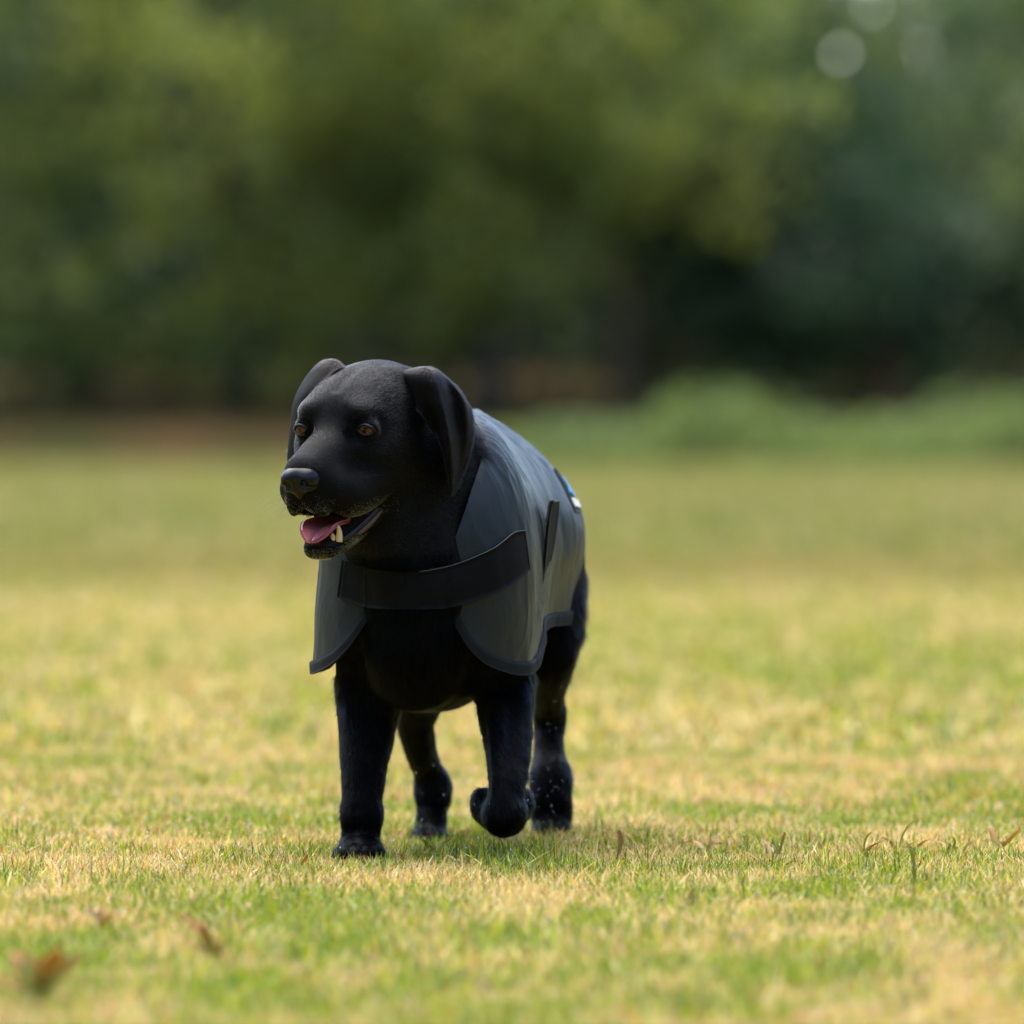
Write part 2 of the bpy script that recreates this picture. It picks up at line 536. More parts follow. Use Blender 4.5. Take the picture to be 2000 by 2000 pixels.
# tendons and joints
fd.chain([(W(972, 1380, .005), .012), (W(972, 1450, -.030), .0105), (W(976, 1520, -.056), .0095), (W(980, 1560, -.065), .010)], k=.010)
fd.chain([(W(1012, 1370, .03), .014), (W(1012, 1440, .005), .011), (W(1004, 1520, -.03), .010)], k=.012)
fd.ell(W(1000, 1590, -.064), (.012, .012, .016), k=.012)
fd.ell(W(970, 1592, -.064), (.012, .012, .015), k=.012)
fd.chain([(W(690, 1400, .018), .014), (W(694, 1480, .0), .0115), (W(697, 1560, -.014), .0105)], k=.010)
fd.chain([(W(748, 1400, .05), .016), (W(736, 1470, .035), .013), (W(726, 1550, .02), .011)], k=.012)
fd.ell(W(706, 1590, -.004), (.0225, .020, .018), k=.016)
fd.ell(W(1015, 1568, .03), (.018, .02, .02), k=.012)
fd.ell(W(940, 1566, .035), (.012, .018, .018), k=.012)
# toes
def toes(c, fwd, wid, r, n=4):
    for i in range(n):
        t = (i - (n - 1) / 2) / (n / 2)
        p = np.asarray(c) + np.array((t * wid, -fwd * (1 - .45 * t * t), 0))
        fd.ell(p, (r, r * 1.5, r * 1.05), k=.004)
toes(W(702, 1672, -.047), .0215, .028, .0128)
toes(W(838, 1650, .48), .018, .024, .0105)
toes(W(1079, 1636, .55), .010, .024, .0105)
toes(W(979, 1582, .09), -.01, .03, .0115)
# skull and muzzle
fd.ell(H(-.088, 0, .006), (.088, .079, .063), HM, k=.02)
fd.ell(H(-.128, 0, .002), (.060, .070, .063), HM, k=.02)
fd.ell(H(-.036, 0, .000), (.050, .060, .046), HM, k=.025)
for s in (-1, 1):
    fd.ell(H(-.016, .034 * s, .022), (.026, .021, .014), HM, k=.014)
    fd.ell(H(-.066, .046 * s, -.038), (.058, .038, .052), HM, k=.02)
    fd.ell(H(-.030, .044 * s, -.030), (.034, .020, .020), HM, k=.02)
    fd.chain([(H(-.05, .036 * s, -.066), .030), (H(.0, .032 * s, -.077), .0305), (H(.035, .028 * s, -.079), .030), (H(.062, .022 * s, -.068), .0275)], k=.014)
    fd.ell(H(.083, .0125 * s, -.081), (.020, .0185, .025), HM, k=.007)
fd.cap(H(-.01, 0, -.028), .040, H(.084, 0, -.046), .0295, k=.018)
fd.cap(H(-.012, 0, .053), .003, H(-.075, 0, .0765), .003, k=.012, mode='sub')
EYES = []
for s in (-1, 1):
    e = H(-.0035, .0455 * s, -.001) + L_ * .002
    g = F_ * math.cos(R(12)) + L_ * (s * math.sin(R(12)) - .10) + U_ * .05; g /= np.linalg.norm(g)
    sx = np.cross(U_, g); sx /= np.linalg.norm(sx); sy = np.cross(g, sx)
    EYES.append((s, e, g, sx, sy))
    fd.ell(H(.014, .040 * s, -.002), (.012, .014, .012), HM, k=.012, mode='sub')
    fd.ell(e, (.0152,) * 3, k=.007)
    fd.ell(e + g * .014, (.0118, .0072, .012), np.stack((sx * 1.0, sy, g)), k=.003, mode='sub')
# cavity of the mouth, then the lower jaw hanging open
fd.cap(H(-.03, 0, -.108), .018, H(.10, 0, -.112), .019, k=.006, mode='sub')
fd.cap(H(.035, -.030, -.101), .007, H(.095, .002, -.098), .0085, k=.006, mode='sub')
for s in (-1, 1):
    fd.cap(H(.0, .009 * s, -.112), .0155, H(.09, .010 * s, -.116), .018, k=.006, mode='sub')
    fd.chain([(H(-.07, .036 * s, -.080), .03), (H(-.035, .031 * s, -.107), .018), (H(.02, .021 * s, -.1325), .0158), (H(.060, .011 * s, -.1460), .0136)], k=.010)
fd.cap(H(-.02, 0, -.128), .014, H(.056, 0, -.147), .011, k=.01)
fd.cap(H(-.08, 0, -.09), .045, H(-.025, 0, -.118), .020, k=.02)
fd.cap(W(772, 742, -.080), .012, W(822, 742, -.055), .011, k=.020)
BV, BF = fd.mesh(3)
del fd


def ear_grid(cp, nr=36, nc=34):
    cp = np.asarray(cp, float)
    t = np.stack([catmull(cp[:, j], nr) for j in range(cp.shape[1])], 1)
    return np.stack([catmull(t[i], nc) for i in range(nr)], 0)


EAR = [[(762, 738, -.070), (778, 728, -.065), (798, 722, -.060), (812, 722, -.055), (824, 724, -.045), (834, 732, -.035), (840, 744, -.025)],
       [(778, 744, -.075), (802, 729, -.106), (830, 722, -.126), (846, 722, -.120), (858, 728, -.095), (872, 740, -.078), (882, 754, -.050)],
       [(814, 800, -.110), (832, 792, -.118), (855, 780, -.142), (869, 776, -.125), (884, 772, -.092), (903, 776, -.088), (914, 793, -.050)],
       [(838, 830, -.110), (849, 828, -.110), (868, 822, -.144), (879, 820, -.122), (893, 818, -.090), (912, 820, -.088), (922, 826, -.052)],
       [(860, 868, -.115), (866, 868, -.120), (877, 868, -.140), (888, 866, -.115), (899, 864, -.090), (912, 862, -.082), (921, 862, -.058)],
       [(873, 922, -.115), (877, 924, -.122), (882, 926, -.128), (889, 924, -.110), (896, 920, -.090), (903, 914, -.080), (909, 908, -.068)],
       [(880, 958, -.112), (882, 963, -.113), (884, 967, -.110), (887, 964, -.105), (889, 960, -.100), (891, 956, -.095), (893, 951, -.090)]]
ear_l = np.array([[W(*p) for p in row] for row in EAR])
EAR2 = [[(690, 735, -.055), (678, 724, -.045), (668, 722, -.03), (660, 724, -.015), (655, 734, 0)],
        [(668, 718, -.075), (655, 706, -.065), (643, 703, -.05), (634, 706, -.03), (630, 716, -.01)],
        [(640, 740, -.085), (622, 728, -.07), (607, 728, -.05), (599, 734, -.02), (600, 744, .0)],
        [(602, 782, -.09), (588, 775, -.08), (577, 778, -.05), (574, 784, -.02), (580, 790, .0)],
        [(591, 830, -.085), (578, 828, -.075), (568, 830, -.05), (567, 834, -.02), (574, 836, .0)],
        [(585, 866, -.078), (574, 868, -.07), (564, 871, -.05), (563, 874, -.03), (570, 874, -.01)],
        [(574, 893, -.07), (568, 899, -.06), (563, 898, -.05), (561, 892, -.045), (566, 888, -.04)]]
ear_r = np.array([[W(*p) for p in row] for row in EAR2])
ears = []; earrim = []
for gi, g in enumerate((ear_l, ear_r)):
    P = ear_grid(g)
    if gi == 1: P = P[:, ::-1]
    th = np.full(P.shape[:2], .0040) * np.clip((1.02 - np.linspace(0, 1, P.shape[0])) * 5, .25, 1)[:, None]
    V, Fq, _, _ = sheet_solid(P, th)
    ears.append((V, Fq))
    nr_, nc_ = P.shape[:2]; rr_, cc_ = np.meshgrid(np.linspace(0, 1, nr_), np.linspace(0, 1, nc_), indexing='ij')
    rim = np.clip(1 - np.minimum(np.minimum(cc_, 1 - cc_) / .10, 1), 0, 1) * (rr_ > .05) + np.clip(1 - np.abs(rr_ - .17) / .12, 0, 1) * .7
    earrim.append(np.tile(np.clip(rim, 0, 1).ravel(), 2))
n0 = len(BV)
isear = np.zeros(n0, bool)
for V, Fq in ears:
    BF = np.concatenate((BF, Fq + len(BV))); BV = np.concatenate((BV, V)); isear = np.concatenate((isear, np.ones(len(V), bool)))


#@COAT
def lerp_tab(x, xp, tab): return np.stack([np.interp(x, xp, tab[:, i]) for i in range(tab.shape[1])], 1)


#        l     a     spine_a  th0  z_hem
CT = np.array([
    (.046, .004, .17, 84, .336),
    (.084, .010, .17, 60, .276),
    (.120, .045, .17, 40, .254),
    (.142, .110, .18, 18, .250),
    (.136, .200, .22, 0, .258),
    (.126, .330, .34, 0, .298),
    (.121, .480, .48, 0, .303),
    (.125, .620, .62, 0, .305),
    (.116, .730, .72, 0, .317),
    (.085, .800, .76, 0, .365)])
ZT = np.array([.592, .592, .592, .594, .598, .599, .592, .577, .550, .510])
ZC = np.array([.37, .37, .38, .39, .39, .39, .39, .40, .40, .41])


def coat_surface(side, ns=220, nw=130):
    T = catmull(np.column_stack((CT, ZT, ZC)), ns)
    l, a, sa, th0, zh, zt, zc = T.T
    th0 = np.clip(th0, 0, 90)
    w = np.linspace(0, 1, nw)
    # arc length split between dome and drop
    dome = R(1) * (90 - th0) * 0.19
    drop = np.maximum(zc - zh, 0.01)
    tot = dome + drop
    P = np.zeros((ns, nw, 3)); UV = np.zeros((ns, nw, 2))
    sl = np.concatenate(([0], np.cumsum(np.hypot(np.diff(l), np.diff(a)))))
    if side < 0: l = l + .002 * np.exp(-((a - .05) / .12) ** 2)
    for i in range(ns):
        d = w * tot[i]
        th = np.where(d < dome[i], R(1) * th0[i] + d / 0.19, math.pi / 2)
        dr = np.maximum(d - dome[i], 0)
        e = 0.95 + .70 * min(max((a[i] - .12) / .3, 0), 1)
        sn = np.sin(th) ** e; cs = np.maximum(np.cos(th), 0) ** 0.92
        L = l[i] * sn
        A = sa[i] * (1 - sn) + a[i] * sn
        Z = zc[i] + (zt[i] - zc[i]) * cs - dr
        flare = (.06 if side < 0 else -.02) * dr * math.exp(-(a[i] / .25) ** 2) - .16 * dr * (a[i] > .3) * min((a[i] - .3) / .2, 1)
        L = L + flare
        P[i] = BO + side * L[:, None] * BL + A[:, None] * B_ + np.stack((0 * Z, 0 * Z, Z), 1)
        UV[i, :, 0] = sl[i]; UV[i, :, 1] = d + (R(1) * th0[i]) * .19
    # folds: soft ridges that run down and back from the withers
    S, Q = np.meshgrid(np.arange(ns) / ns, w, indexing='ij')
    du = np.gradient(P, axis=0); dv = np.gradient(P, axis=1)
    nr = np.cross(du, dv); nr /= np.linalg.norm(nr, axis=2, keepdims=True) + 1e-12
    if side < 0: nr = -nr
    if (nr[ns // 2, nw // 3] @ np.array((0, 0, 1.0))) < 0: nr = -nr
    x = UV[..., 0]; y = UV[..., 1]
    ph = (x * 1.0 - y * .42) * 46 + 2.2 * fbm(x * 7, y * 5, 3 + (side > 0)) * 3
    ridge = 1 - np.abs(np.sin(ph)) ** 0.6
    amp = fbm(x * 9 + 5, y * 7, 11, 2)
    amp = np.clip((amp - .35) * 2.6, 0, 1) * np.clip(y * 12, 0, 1) * np.exp(-((x - .24) / .17) ** 2) * np.clip((1.05 - Q) * 1.6, 0, 1)
    ph2 = (x * 1.0 - y * .55) * 95 + 9 * fbm(x * 9, y * 6, 13)
    ridge2 = (1 - np.abs(np.sin(ph2)) ** 0.7) * np.clip((fbm(x * 13, y * 8, 17, 2) - .42) * 4, 0, 1)
    ph3 = (x - y * .62) * 118 + 15 * fbm(x * 7, y * 6, 19)
    crease = np.exp(-(np.sin(ph3) / .42) ** 2) * np.clip((fbm(x * 15, y * 7, 23, 2) - .44) * 5, 0, 1) * (.3 + .9 * vnoise(x * 30 + 3, y * 6, 97))
    ph4 = (x + y * .25) * 70 + 16 * fbm(x * 9, y * 4, 29)
    crease2 = np.exp(-(np.sin(ph4) / .45) ** 2) * np.clip((fbm(x * 12, y * 4, 37, 2) - .54) * 5, 0, 1) * np.clip((y - .12) * 8, 0, 1)
    cfade = np.clip((x - .03) * 25, 0, 1) * np.clip((1 - Q) * 5, 0, 1)
    disp = .0024 * crease * np.exp(-((x - .20) / .20) ** 2) * cfade * np.clip(y * 12, 0, 1) * np.clip(1.3 - y * 3.2, .12, 1) + .0022 * crease2 * cfade
    disp = disp + .0085 * ridge * amp + .0045 * ridge2 * np.clip(amp + .35 * (Q < .9), 0, 1) * np.clip(y * 9, 0, 1) + .012 * (fbm(x * 14, y * 9, 31) - .5) + .014 * (fbm(x * 5, y * 4, 41) - .5)
    P = P + nr * disp[..., None]
    return P, UV, nr


coat = None
coat_parts = {}
cV, cF, cU = [], [], []
off = 0
for side in (1, -1):
    P, UV, nr = coat_surface(side)
    coat_parts[side] = (P, UV, nr)
    Pin = P - nr * .0028
    nsr, nwr = P.shape[:2]
    V = np.concatenate((P.reshape(-1, 3), Pin.reshape(-1, 3)))
    f1 = grid_faces(nsr, nwr); f2 = grid_faces(nsr, nwr, nsr * nwr)[:, ::-1]
    idx = np.arange(nsr * nwr).reshape(nsr, nwr)
    ring = np.concatenate((idx[0, :], idx[1:, -1], idx[-1, -2::-1], idx[-2:0:-1, 0])); r2 = np.roll(ring, -1)
    f3 = np.stack((ring, ring + nsr * nwr, r2 + nsr * nwr, r2), 1)[:, ::-1]
    f = np.concatenate((f1, f2, f3))
    if side > 0: f = f[:, ::-1]
    cV.append(V); cF.append(f + off); cU.append(np.concatenate((UV.reshape(-1, 2),) * 2)); off += len(V)
cV = np.concatenate(cV); cF = np.concatenate(cF); cU = np.concatenate(cU)
coat = part('coat', cV, cF, M_COAT, uv=cU)
tag(coat, 'grey ripstop canvas dog coat')
coat_bvh = BVHTree.FromPolygons([tuple(v) for v in cV], [tuple(int(i) for i in f) for f in cF])


def ribbon(rows, thick, mat, name, parent, uvw=None, lift=0):
    """rows (nr,nc,3)"""
    P = np.asarray(rows)
    u = np.concatenate(([0], np.cumsum(np.linalg.norm(np.diff(P[:, P.shape[1] // 2], axis=0), axis=1))))
    v = np.concatenate(([0], np.cumsum(np.linalg.norm(np.diff(P[P.shape[0] // 2], axis=0), axis=1))))
    UV = np.stack(np.meshgrid(u, v, indexing='ij'), -1)
    V, Fq, U, n = sheet_solid(P, thick, UV)
    return part(name, V, Fq, mat, parent, uv=U)


# binding tape along the front edge, hem and back edge of each half
for side in (1, -1):
    P, UV, nr = coat_parts[side]
    bw = .013
    # hem
    rows = []
    nsr, nwr = P.shape[:2]
    for i in range(0, nsr):
        e = P[i, -1]; d = P[i, -2] - P[i, -1]; d /= np.linalg.norm(d)
        n = nr[i, -1]
        rows.append([e + n * .0004 + d * bw * t - d * .002 * (t == 0) + n * (.0012 if t < 1 else .0002) for t in (0, .03, .35, .7, .97, 1)])
    rows = np.array(rows)
    if side > 0: rows = rows[:, ::-1]
    ribbon(rows, .0030, M_BIND, 'hem_binding', coat)
    rows = []
    for j in range(0, nwr):
        e = P[0, j]; d = P[6, j] - P[0, j]; d /= np.linalg.norm(d) + 1e-9
        n = nr[1, j]
        rows.append([e + n * .0014 + d * .016 * t + n * (.0012 if t < 1 else .0002) for t in (0, .03, .35, .7, .97, 1)])
    rows = np.array(rows)
    if side < 0: rows = rows[:, ::-1]
    ribbon(rows, .0030, M_BIND, 'neck_binding', coat)


tm = BV[BF].mean(1)[:, 2] < .46
torso_bvh = BVHTree.FromPolygons([tuple(v) for v in BV], [tuple(int(i) for i in f) for f in BF[tm]])
# chest strap: crosses the chest and closes on the coat's left shoulder
def front_y(X, Z):
    h = [b.ray_cast(Vector((X, -.5, Z)), Vector((0, 1, 0)))[0] for b in (coat_bvh, torso_bvh)]
    h = [p.y for p in h if p]
    return min(h) if h else None


top = np.array([(1026, 1036), (1004, 1041), (980, 1060), (955, 1076), (897, 1100), (850, 1112), (800, 1118), (740, 1114), (704, 1106), (668, 1093)])
bot = np.array([(1036, 1112), (1012, 1134), (990, 1148), (966, 1160), (885, 1186), (845, 1190), (800, 1191), (740, 1189), (704, 1184), (658, 1166)])
tp, bt = catmull(top, 60), catmull(bot, 60)
rows = []
for i in range(60):
    r_ = []
    for t in np.linspace(0, 1, 9):
        u, v = tp[i] * (1 - t) + bt[i] * t
        y = -.06
        for _ in range(4):
            p = W(u, v, y); yy = front_y(p[0], p[2])
            if yy is None: yy = np.nan; break
            y = yy
        r_.append((u, v, yy if yy == yy else np.nan))
    rows.append(r_)
rows = np.array(rows)
tt = np.linspace(0, 1, 60)
for j in range(9):
    yv = rows[:, j, 2]; bad = ~(yv < .12)
    # the free span bulges over the chest
    good = ~bad
    yi = np.interp(tt, tt[good], yv[good])
    span = bad & (tt > tt[good].min()) & (tt < tt[good].max())
    if span.any():
        a, b = tt[span].min(), tt[span].max()
        yi[span] -= .004 * np.sin(np.pi * (tt[span] - a) / (b - a + 1e-6)) ** .8
    rows[:, j, 2] = yi - .0060
for j in range(9):
    y = rows[:, j, 2]
    for _ in range(12): y[1:-1] = .25 * y[:-2] + .5 * y[1:-1] + .25 * y[2:]
SP = np.array([[W(*p) for p in r_] for r_ in rows])
strap = ribbon(SP, .003, M_STRAP, 'chest_strap', coat)
# thin highlight on the strap's upper edge, put in as a pale cord
M_PALE_EDGE = principled('pale_edge_grey', (.05, .06, .07), 0.6, 0.3)[0]
M_DTHREAD = principled('black_thread', (.01, .01, .012), 0.6, 0.3)[0]
eV, eF = tube(SP[0:38, 0] + np.array((0, -.0004, 0.0002)), .0007, 6)
part('strap_pale_edge', eV, eF, M_PALE_EDGE, coat)
for row in (1, 8):
    sV, sF = [], []; o_ = 0
    for k in range(13):
        t0 = k / 13 * 8
        def at(t, r_=row):
            i = int(t); f = t - i; i2 = min(i + 1, 8)
            rr = SP[59 - r_]
            return rr[i] * (1 - f) + rr[i2] * f + np.array((0, -.0012, 0))
        v_, f_ = tube(np.array((at(t0), at(min(t0 + .36, 8)))), .0007, 5)
        sV.append(v_); sF.append([a + o_ for a in f_]); o_ += len(v_)
    tag(part('stitching', np.concatenate(sV), [np.concatenate([f[0] for f in sF]), np.concatenate([f[1] for f in sF])], M_DTHREAD, coat), kind='stuff')

# girth strap on the left flank: its end stands off the coat
gtop = [W(1060, 1140, .27), W(1066, 1075, .25), W(1072, 1020, .235), W(1082, 978, .225)]
g_a = catmull([W(1056, 1140, .20), W(1062, 1080, .19), W(1067, 1025, .185), W(1073, 984, .18), W(1078, 977, .18)], 24)
g_b = catmull([W(1060, 1138, .31), W(1074, 1085, .30), W(1083, 1030, .29), W(1087, 990, .28), W(1088, 979, .28)], 24)
GP = np.array([[g_a[i] * (1 - t) + g_b[i] * t for t in np.linspace(0, 1, 6)] for i in range(24)])
gs = ribbon(GP, .0035, M_STRAP, 'girth_strap', coat)
gv, gf = tube(np.vstack((g_a[-12:], g_b[-1:])), .0016, 6)
part('strap_pale_edge', gv, gf, M_PALE_EDGE, coat)  # pale line along the strap's free end

# sewn label on the left flank: black patch, blue emblem, white lettering bar
P1, UV1, nr1 = coat_parts[1]


def patch(i0, i1, j0, j1, lift, mat, name, shape=None):
    i0, i1, j0, j1 = [q_ * 219 / 149 for q_ in (i0, i1)] + [q_ * 129 / 89 for q_ in (j0, j1)]
    ii = np.linspace(i0, i1, 14); jj = np.linspace(j0, j1, 14)
    rows = []
    for a in ii:
        r_ = []
        for b in jj:
            if shape: a2, b2 = shape((a - i0) / (i1 - i0), (b - j0) / (j1 - j0)); a_, b_ = i0 + a2 * (i1 - i0), j0 + b2 * (j1 - j0)
            else: a_, b_ = a, b
            i, j = int(a_), int(b_); f, g = a_ - i, b_ - j
            def s(A): return (A[i, j] * (1 - f) + A[i + 1, j] * f) * (1 - g) + (A[i, j + 1] * (1 - f) + A[i + 1, j + 1] * f) * g
            r_.append(s(P1) + s(nr1) * lift)
        rows.append(r_)
    rows = np.array(rows)[:, ::-1]
    return ribbon(rows, .0008, mat, name, coat)


M_BLUE = principled('blue_print', (.0, .30, .75), 0.5, 0.4)[0]
M_WHITE = principled('white_print', (.7, .7, .68), 0.6, 0.3)[0]
patch(116, 134, 40, 56, .0018, M_BLACK, 'label_patch')
patch(118, 132, 42, 49, .0032, M_BLUE, 'label_emblem', lambda a, b: (.5 + (a - .5) * (.35 + .65 * b), b))
patch(117.5, 132.5, 51, 54, .0032, M_WHITE, 'label_lettering')

#@FACE
# ------------------------------------------------------------------ eyes, nose, tongue, teeth, lips
def m_eye():
    m, nd, lk, p, out = principled('amber_eye', (.02, .01, .005), 0.03, 0.45)
    tc = N(nd, 'ShaderNodeTexCoord'); sp = N(nd, 'ShaderNodeSeparateXYZ'); lk.new(tc.outputs['Object'], sp.inputs[0])
    xy = N(nd, 'ShaderNodeCombineXYZ'); lk.new(sp.outputs[0], xy.inputs[0]); lk.new(sp.outputs[1], xy.inputs[1])
    ln_ = N(nd, 'ShaderNodeVectorMath', operation='LENGTH'); lk.new(xy.outputs[0], ln_.inputs[0])
    mr = N(nd, 'ShaderNodeMapRange'); mr.inputs[1].default_value = 0; mr.inputs[2].default_value = .0135; lk.new(ln_.outputs['Value'], mr.inputs[0])
    r = N(nd, 'ShaderNodeValToRGB'); cr = r.color_ramp
    cr.elements[0].position = 0.0; cr.elements[0].color = (.001, .001, .001, 1)
    cr.elements[1].position = 1.0; cr.elements[1].color = (.03, .018, .014, 1)
    for pos, c in ((.22, (.001, .001, .001)), (.27, (.08, .022, .004)), (.52, (.16, .042, .006)), (.64, (.10, .022, .003)), (.74, (.006, .004, .003)), (.85, (.02, .012, .010))):
        e = cr.elements.new(pos); e.color = (*c, 1)
    lk.new(mr.outputs[0], r.inputs[0])
    ns = N(nd, 'ShaderNodeTexNoise', Scale=900.0, Detail=3.0); lk.new(tc.outputs['Object'], ns.inputs['Vector'])
    mx = N(nd, 'ShaderNodeMixRGB', blend_type='MULTIPLY'); mx.inputs[0].default_value = .5
    lk.new(r.outputs[0], mx.inputs[1]); lk.new(ns.outputs[0], mx.inputs[2]); lk.new(mx.outputs[0], p.inputs['Base Color'])
    return m


M_EYE = m_eye()
M_LID = principled('moist_black_skin', (.004, .004, .004), 0.45, 0.25)[0]
M_NOSE, nd_, lk_, p_, _o = principled('nose_leather', (.003, .003, .0035), 0.27, 0.30)
tc_ = N(nd_, 'ShaderNodeTexCoord'); vo_ = N(nd_, 'ShaderNodeTexVoronoi', Scale=800.0); lk_.new(tc_.outputs['Object'], vo_.inputs['Vector'])
bp_ = N(nd_, 'ShaderNodeBump', Strength=0.25, Distance=0.0005); lk_.new(vo_.outputs['Distance'], bp_.inputs['Height']); lk_.new(bp_.outputs[0], p_.inputs['Normal'])
M_TONGUE, nd_, lk_, p_, _o = principled('pink_tongue', (.60, .17, .19), 0.34, 0.5)
p_.inputs['Subsurface Weight'].default_value = 0.35; p_.inputs['Subsurface Radius'].default_value = (.012, .004, .003); p_.inputs['Subsurface Scale'].default_value = 0.4
tc_ = N(nd_, 'ShaderNodeTexCoord'); vo_ = N(nd_, 'ShaderNodeTexNoise', Scale=700.0, Detail=2.0); lk_.new(tc_.outputs['Object'], vo_.inputs['Vector'])
bp_ = N(nd_, 'ShaderNodeBump', Strength=0.5, Distance=0.0006); lk_.new(vo_.outputs[0], bp_.inputs['Height']); lk_.new(bp_.outputs[0], p_.inputs['Normal'])
M_TOOTH = principled('ivory_tooth', (.70, .58, .33), 0.25, 0.5)[0]
M_LIP = principled('wet_dark_lip', (.012, .008, .008), 0.3, 0.35)[0]
M_GUM = principled('brown_lip_fold', (.10, .045, .025), 0.35, 0.5)[0]


def uv_sphere(n=24, m=16):
    th = np.linspace(0, np.pi, m + 1); ph = np.linspace(0, 2 * np.pi, n, endpoint=False)
    T_, P_ = np.meshgrid(th, ph, indexing='ij')
    V = np.stack((np.sin(T_) * np.cos(P_), np.sin(T_) * np.sin(P_), np.cos(T_)), -1).reshape(-1, 3)
    i, j = np.meshgrid(np.arange(m), np.arange(n), indexing='ij'); j2 = (j + 1) % n
    return V, np.stack((i * n + j, (i + 1) * n + j, (i + 1) * n + j2, i * n + j2), -1).reshape(-1, 4)


SV, SF_ = uv_sphere()
for s_, e, g, sx, sy in EYES:
    o = mesh_obj('eye', SV * .0138, SF_, M_EYE, dog)
    M4 = Matrix(((sx[0], sy[0], g[0], e[0] - DOG_LOC[0]), (sx[1], sy[1], g[1], e[1] - DOG_LOC[1]), (sx[2], sy[2], g[2], e[2] - DOG_LOC[2]), (0, 0, 0, 1)))
    o.matrix_local = M4
    for up in (1, -1):
        t = np.linspace(-1.08, 1.08, 19)
        a = t * .0112; b = up * (.0066 if up > 0 else .0064) * np.clip(1 - np.abs(t) ** 2.1, -.06, 1) + (-.0012 * t * s_)
        rr = .0146
        pth = e + g * np.sqrt(np.maximum(rr ** 2 - a ** 2 - b ** 2, 0))[:, None] + sx * a[:, None] + sy * b[:, None]
        v_, f_ = tube(pth, .0011 + .0005 * (up > 0), 8)
        part('eyelid', v_, f_, M_LID)

nf = Field(*[np.arange(HO[k] + (.1 * F_ + -.05 * U_)[k] - .045, HO[k] + (.1 * F_ - .05 * U_)[k] + .045, .0009) for k in range(3)])
nf.ell(H(.096, 0, -.047), (.0215, .0245, .0185), HM, k=.003)
for s in (-1, 1):
    nf.ell(H(.105, .0135 * s, -.0525), (.0125, .0110, .0125), HM, k=.010)
nf.ell(H(.102, 0, -.066), (.010, .0065, .010), HM, k=.010)
for s in (-1, 1):
    nf.ell(H(.1195, .0125 * s, -.0545), (.0100, .0058, .0062), rot_about(HM, .5 * s, 1), k=.003, mode='sub')
    nf.cap(H(.1165, .017 * s, -.058), .0028, H(.104, .0260 * s, -.060), .0018, k=.003, mode='sub')
nf.cap(H(.1215, 0, -.052), .0005, H(.114, 0, -.076), .0005, k=.003, mode='sub')
v_, f_ = nf.mesh(2)
part('nose', v_, f_, M_NOSE)

#      f     u      half   curl
tf = np.concatenate((np.linspace(-.045, .052, 24), .052 + .033 * np.sin(np.linspace(.06, 1, 16) * np.pi / 2)))
thw = np.interp(tf, (-.045, -.01, .025, .052), (.022, .0245, .0258, .0268)) * np.sqrt(np.clip(1 - (np.maximum(tf - .052, 0) / .0332) ** 2.6, 0, 1))
tu = np.interp(tf, (-.045, -.01, .025, .050), (-.112, -.117, -.1205, -.1215)) - .0135 * np.clip((tf - .052) / .033, 0, 1) ** 1.8
tcu = np.interp(tf, (-.045, .0, .04), (.002, .005, .008)) * (thw / .0265) ** 2.2
TGs = np.stack((tf, tu, thw, tcu), 1)
w_ = np.linspace(-1, 1, 21)
TP = np.zeros((40, 21, 3))
for i, (f, u, hwid, cu) in enumerate(TGs):
    wav = .0030 * np.sin(f * 95 + 1.2) * np.clip((.045 - f) / .02, 0, 1) * np.clip(w_, 0, 1) ** 2
    for j, w in enumerate(w_):
        TP[i, j] = H(f, hwid * math.sin(w * 1.45) / math.sin(1.45), u + cu * (1.25 if w < 0 else .75) * abs(w) ** 2.0 - .0025 * math.exp(-(w / .12) ** 2) + wav[j])
v_, f_, _, _ = sheet_solid(TP[:, ::-1], .0048)
part('tongue', v_, f_, M_TONGUE)


def tooth(f, l, u, h, r, lean=(0, 0)):
    base = H(f, l, u); tip = H(f + lean[0], l + lean[1], u + h)
    t = np.linspace(0, 1, 8)[:, None]
    pth = base + (tip - base) * t + F_ * (-.0018 * np.sin(t * np.pi)) * h / .018
    rad_ = r * (1 - t[:, 0] ** 1.7) ** .6 + .0004
    v_, f_ = tube(pth, rad_, 10)
    part('tooth', v_, f_, M_TOOTH)


tooth(.056, .0240, -.138, .023, .0043, (.003, .002))
tooth(.060, .0175, -.137, .0115, .0032)
tooth(.050, -.0245, -.136, .020, .0043, (.003, -.002))
for l in (.0185, .0125, .0065, .0, -.0065, -.0125):
    tooth(.0600 - abs(l) * .25, l, -.138, .0085, .0026)
tooth(.040, .0255, -.137, .008, .0028)

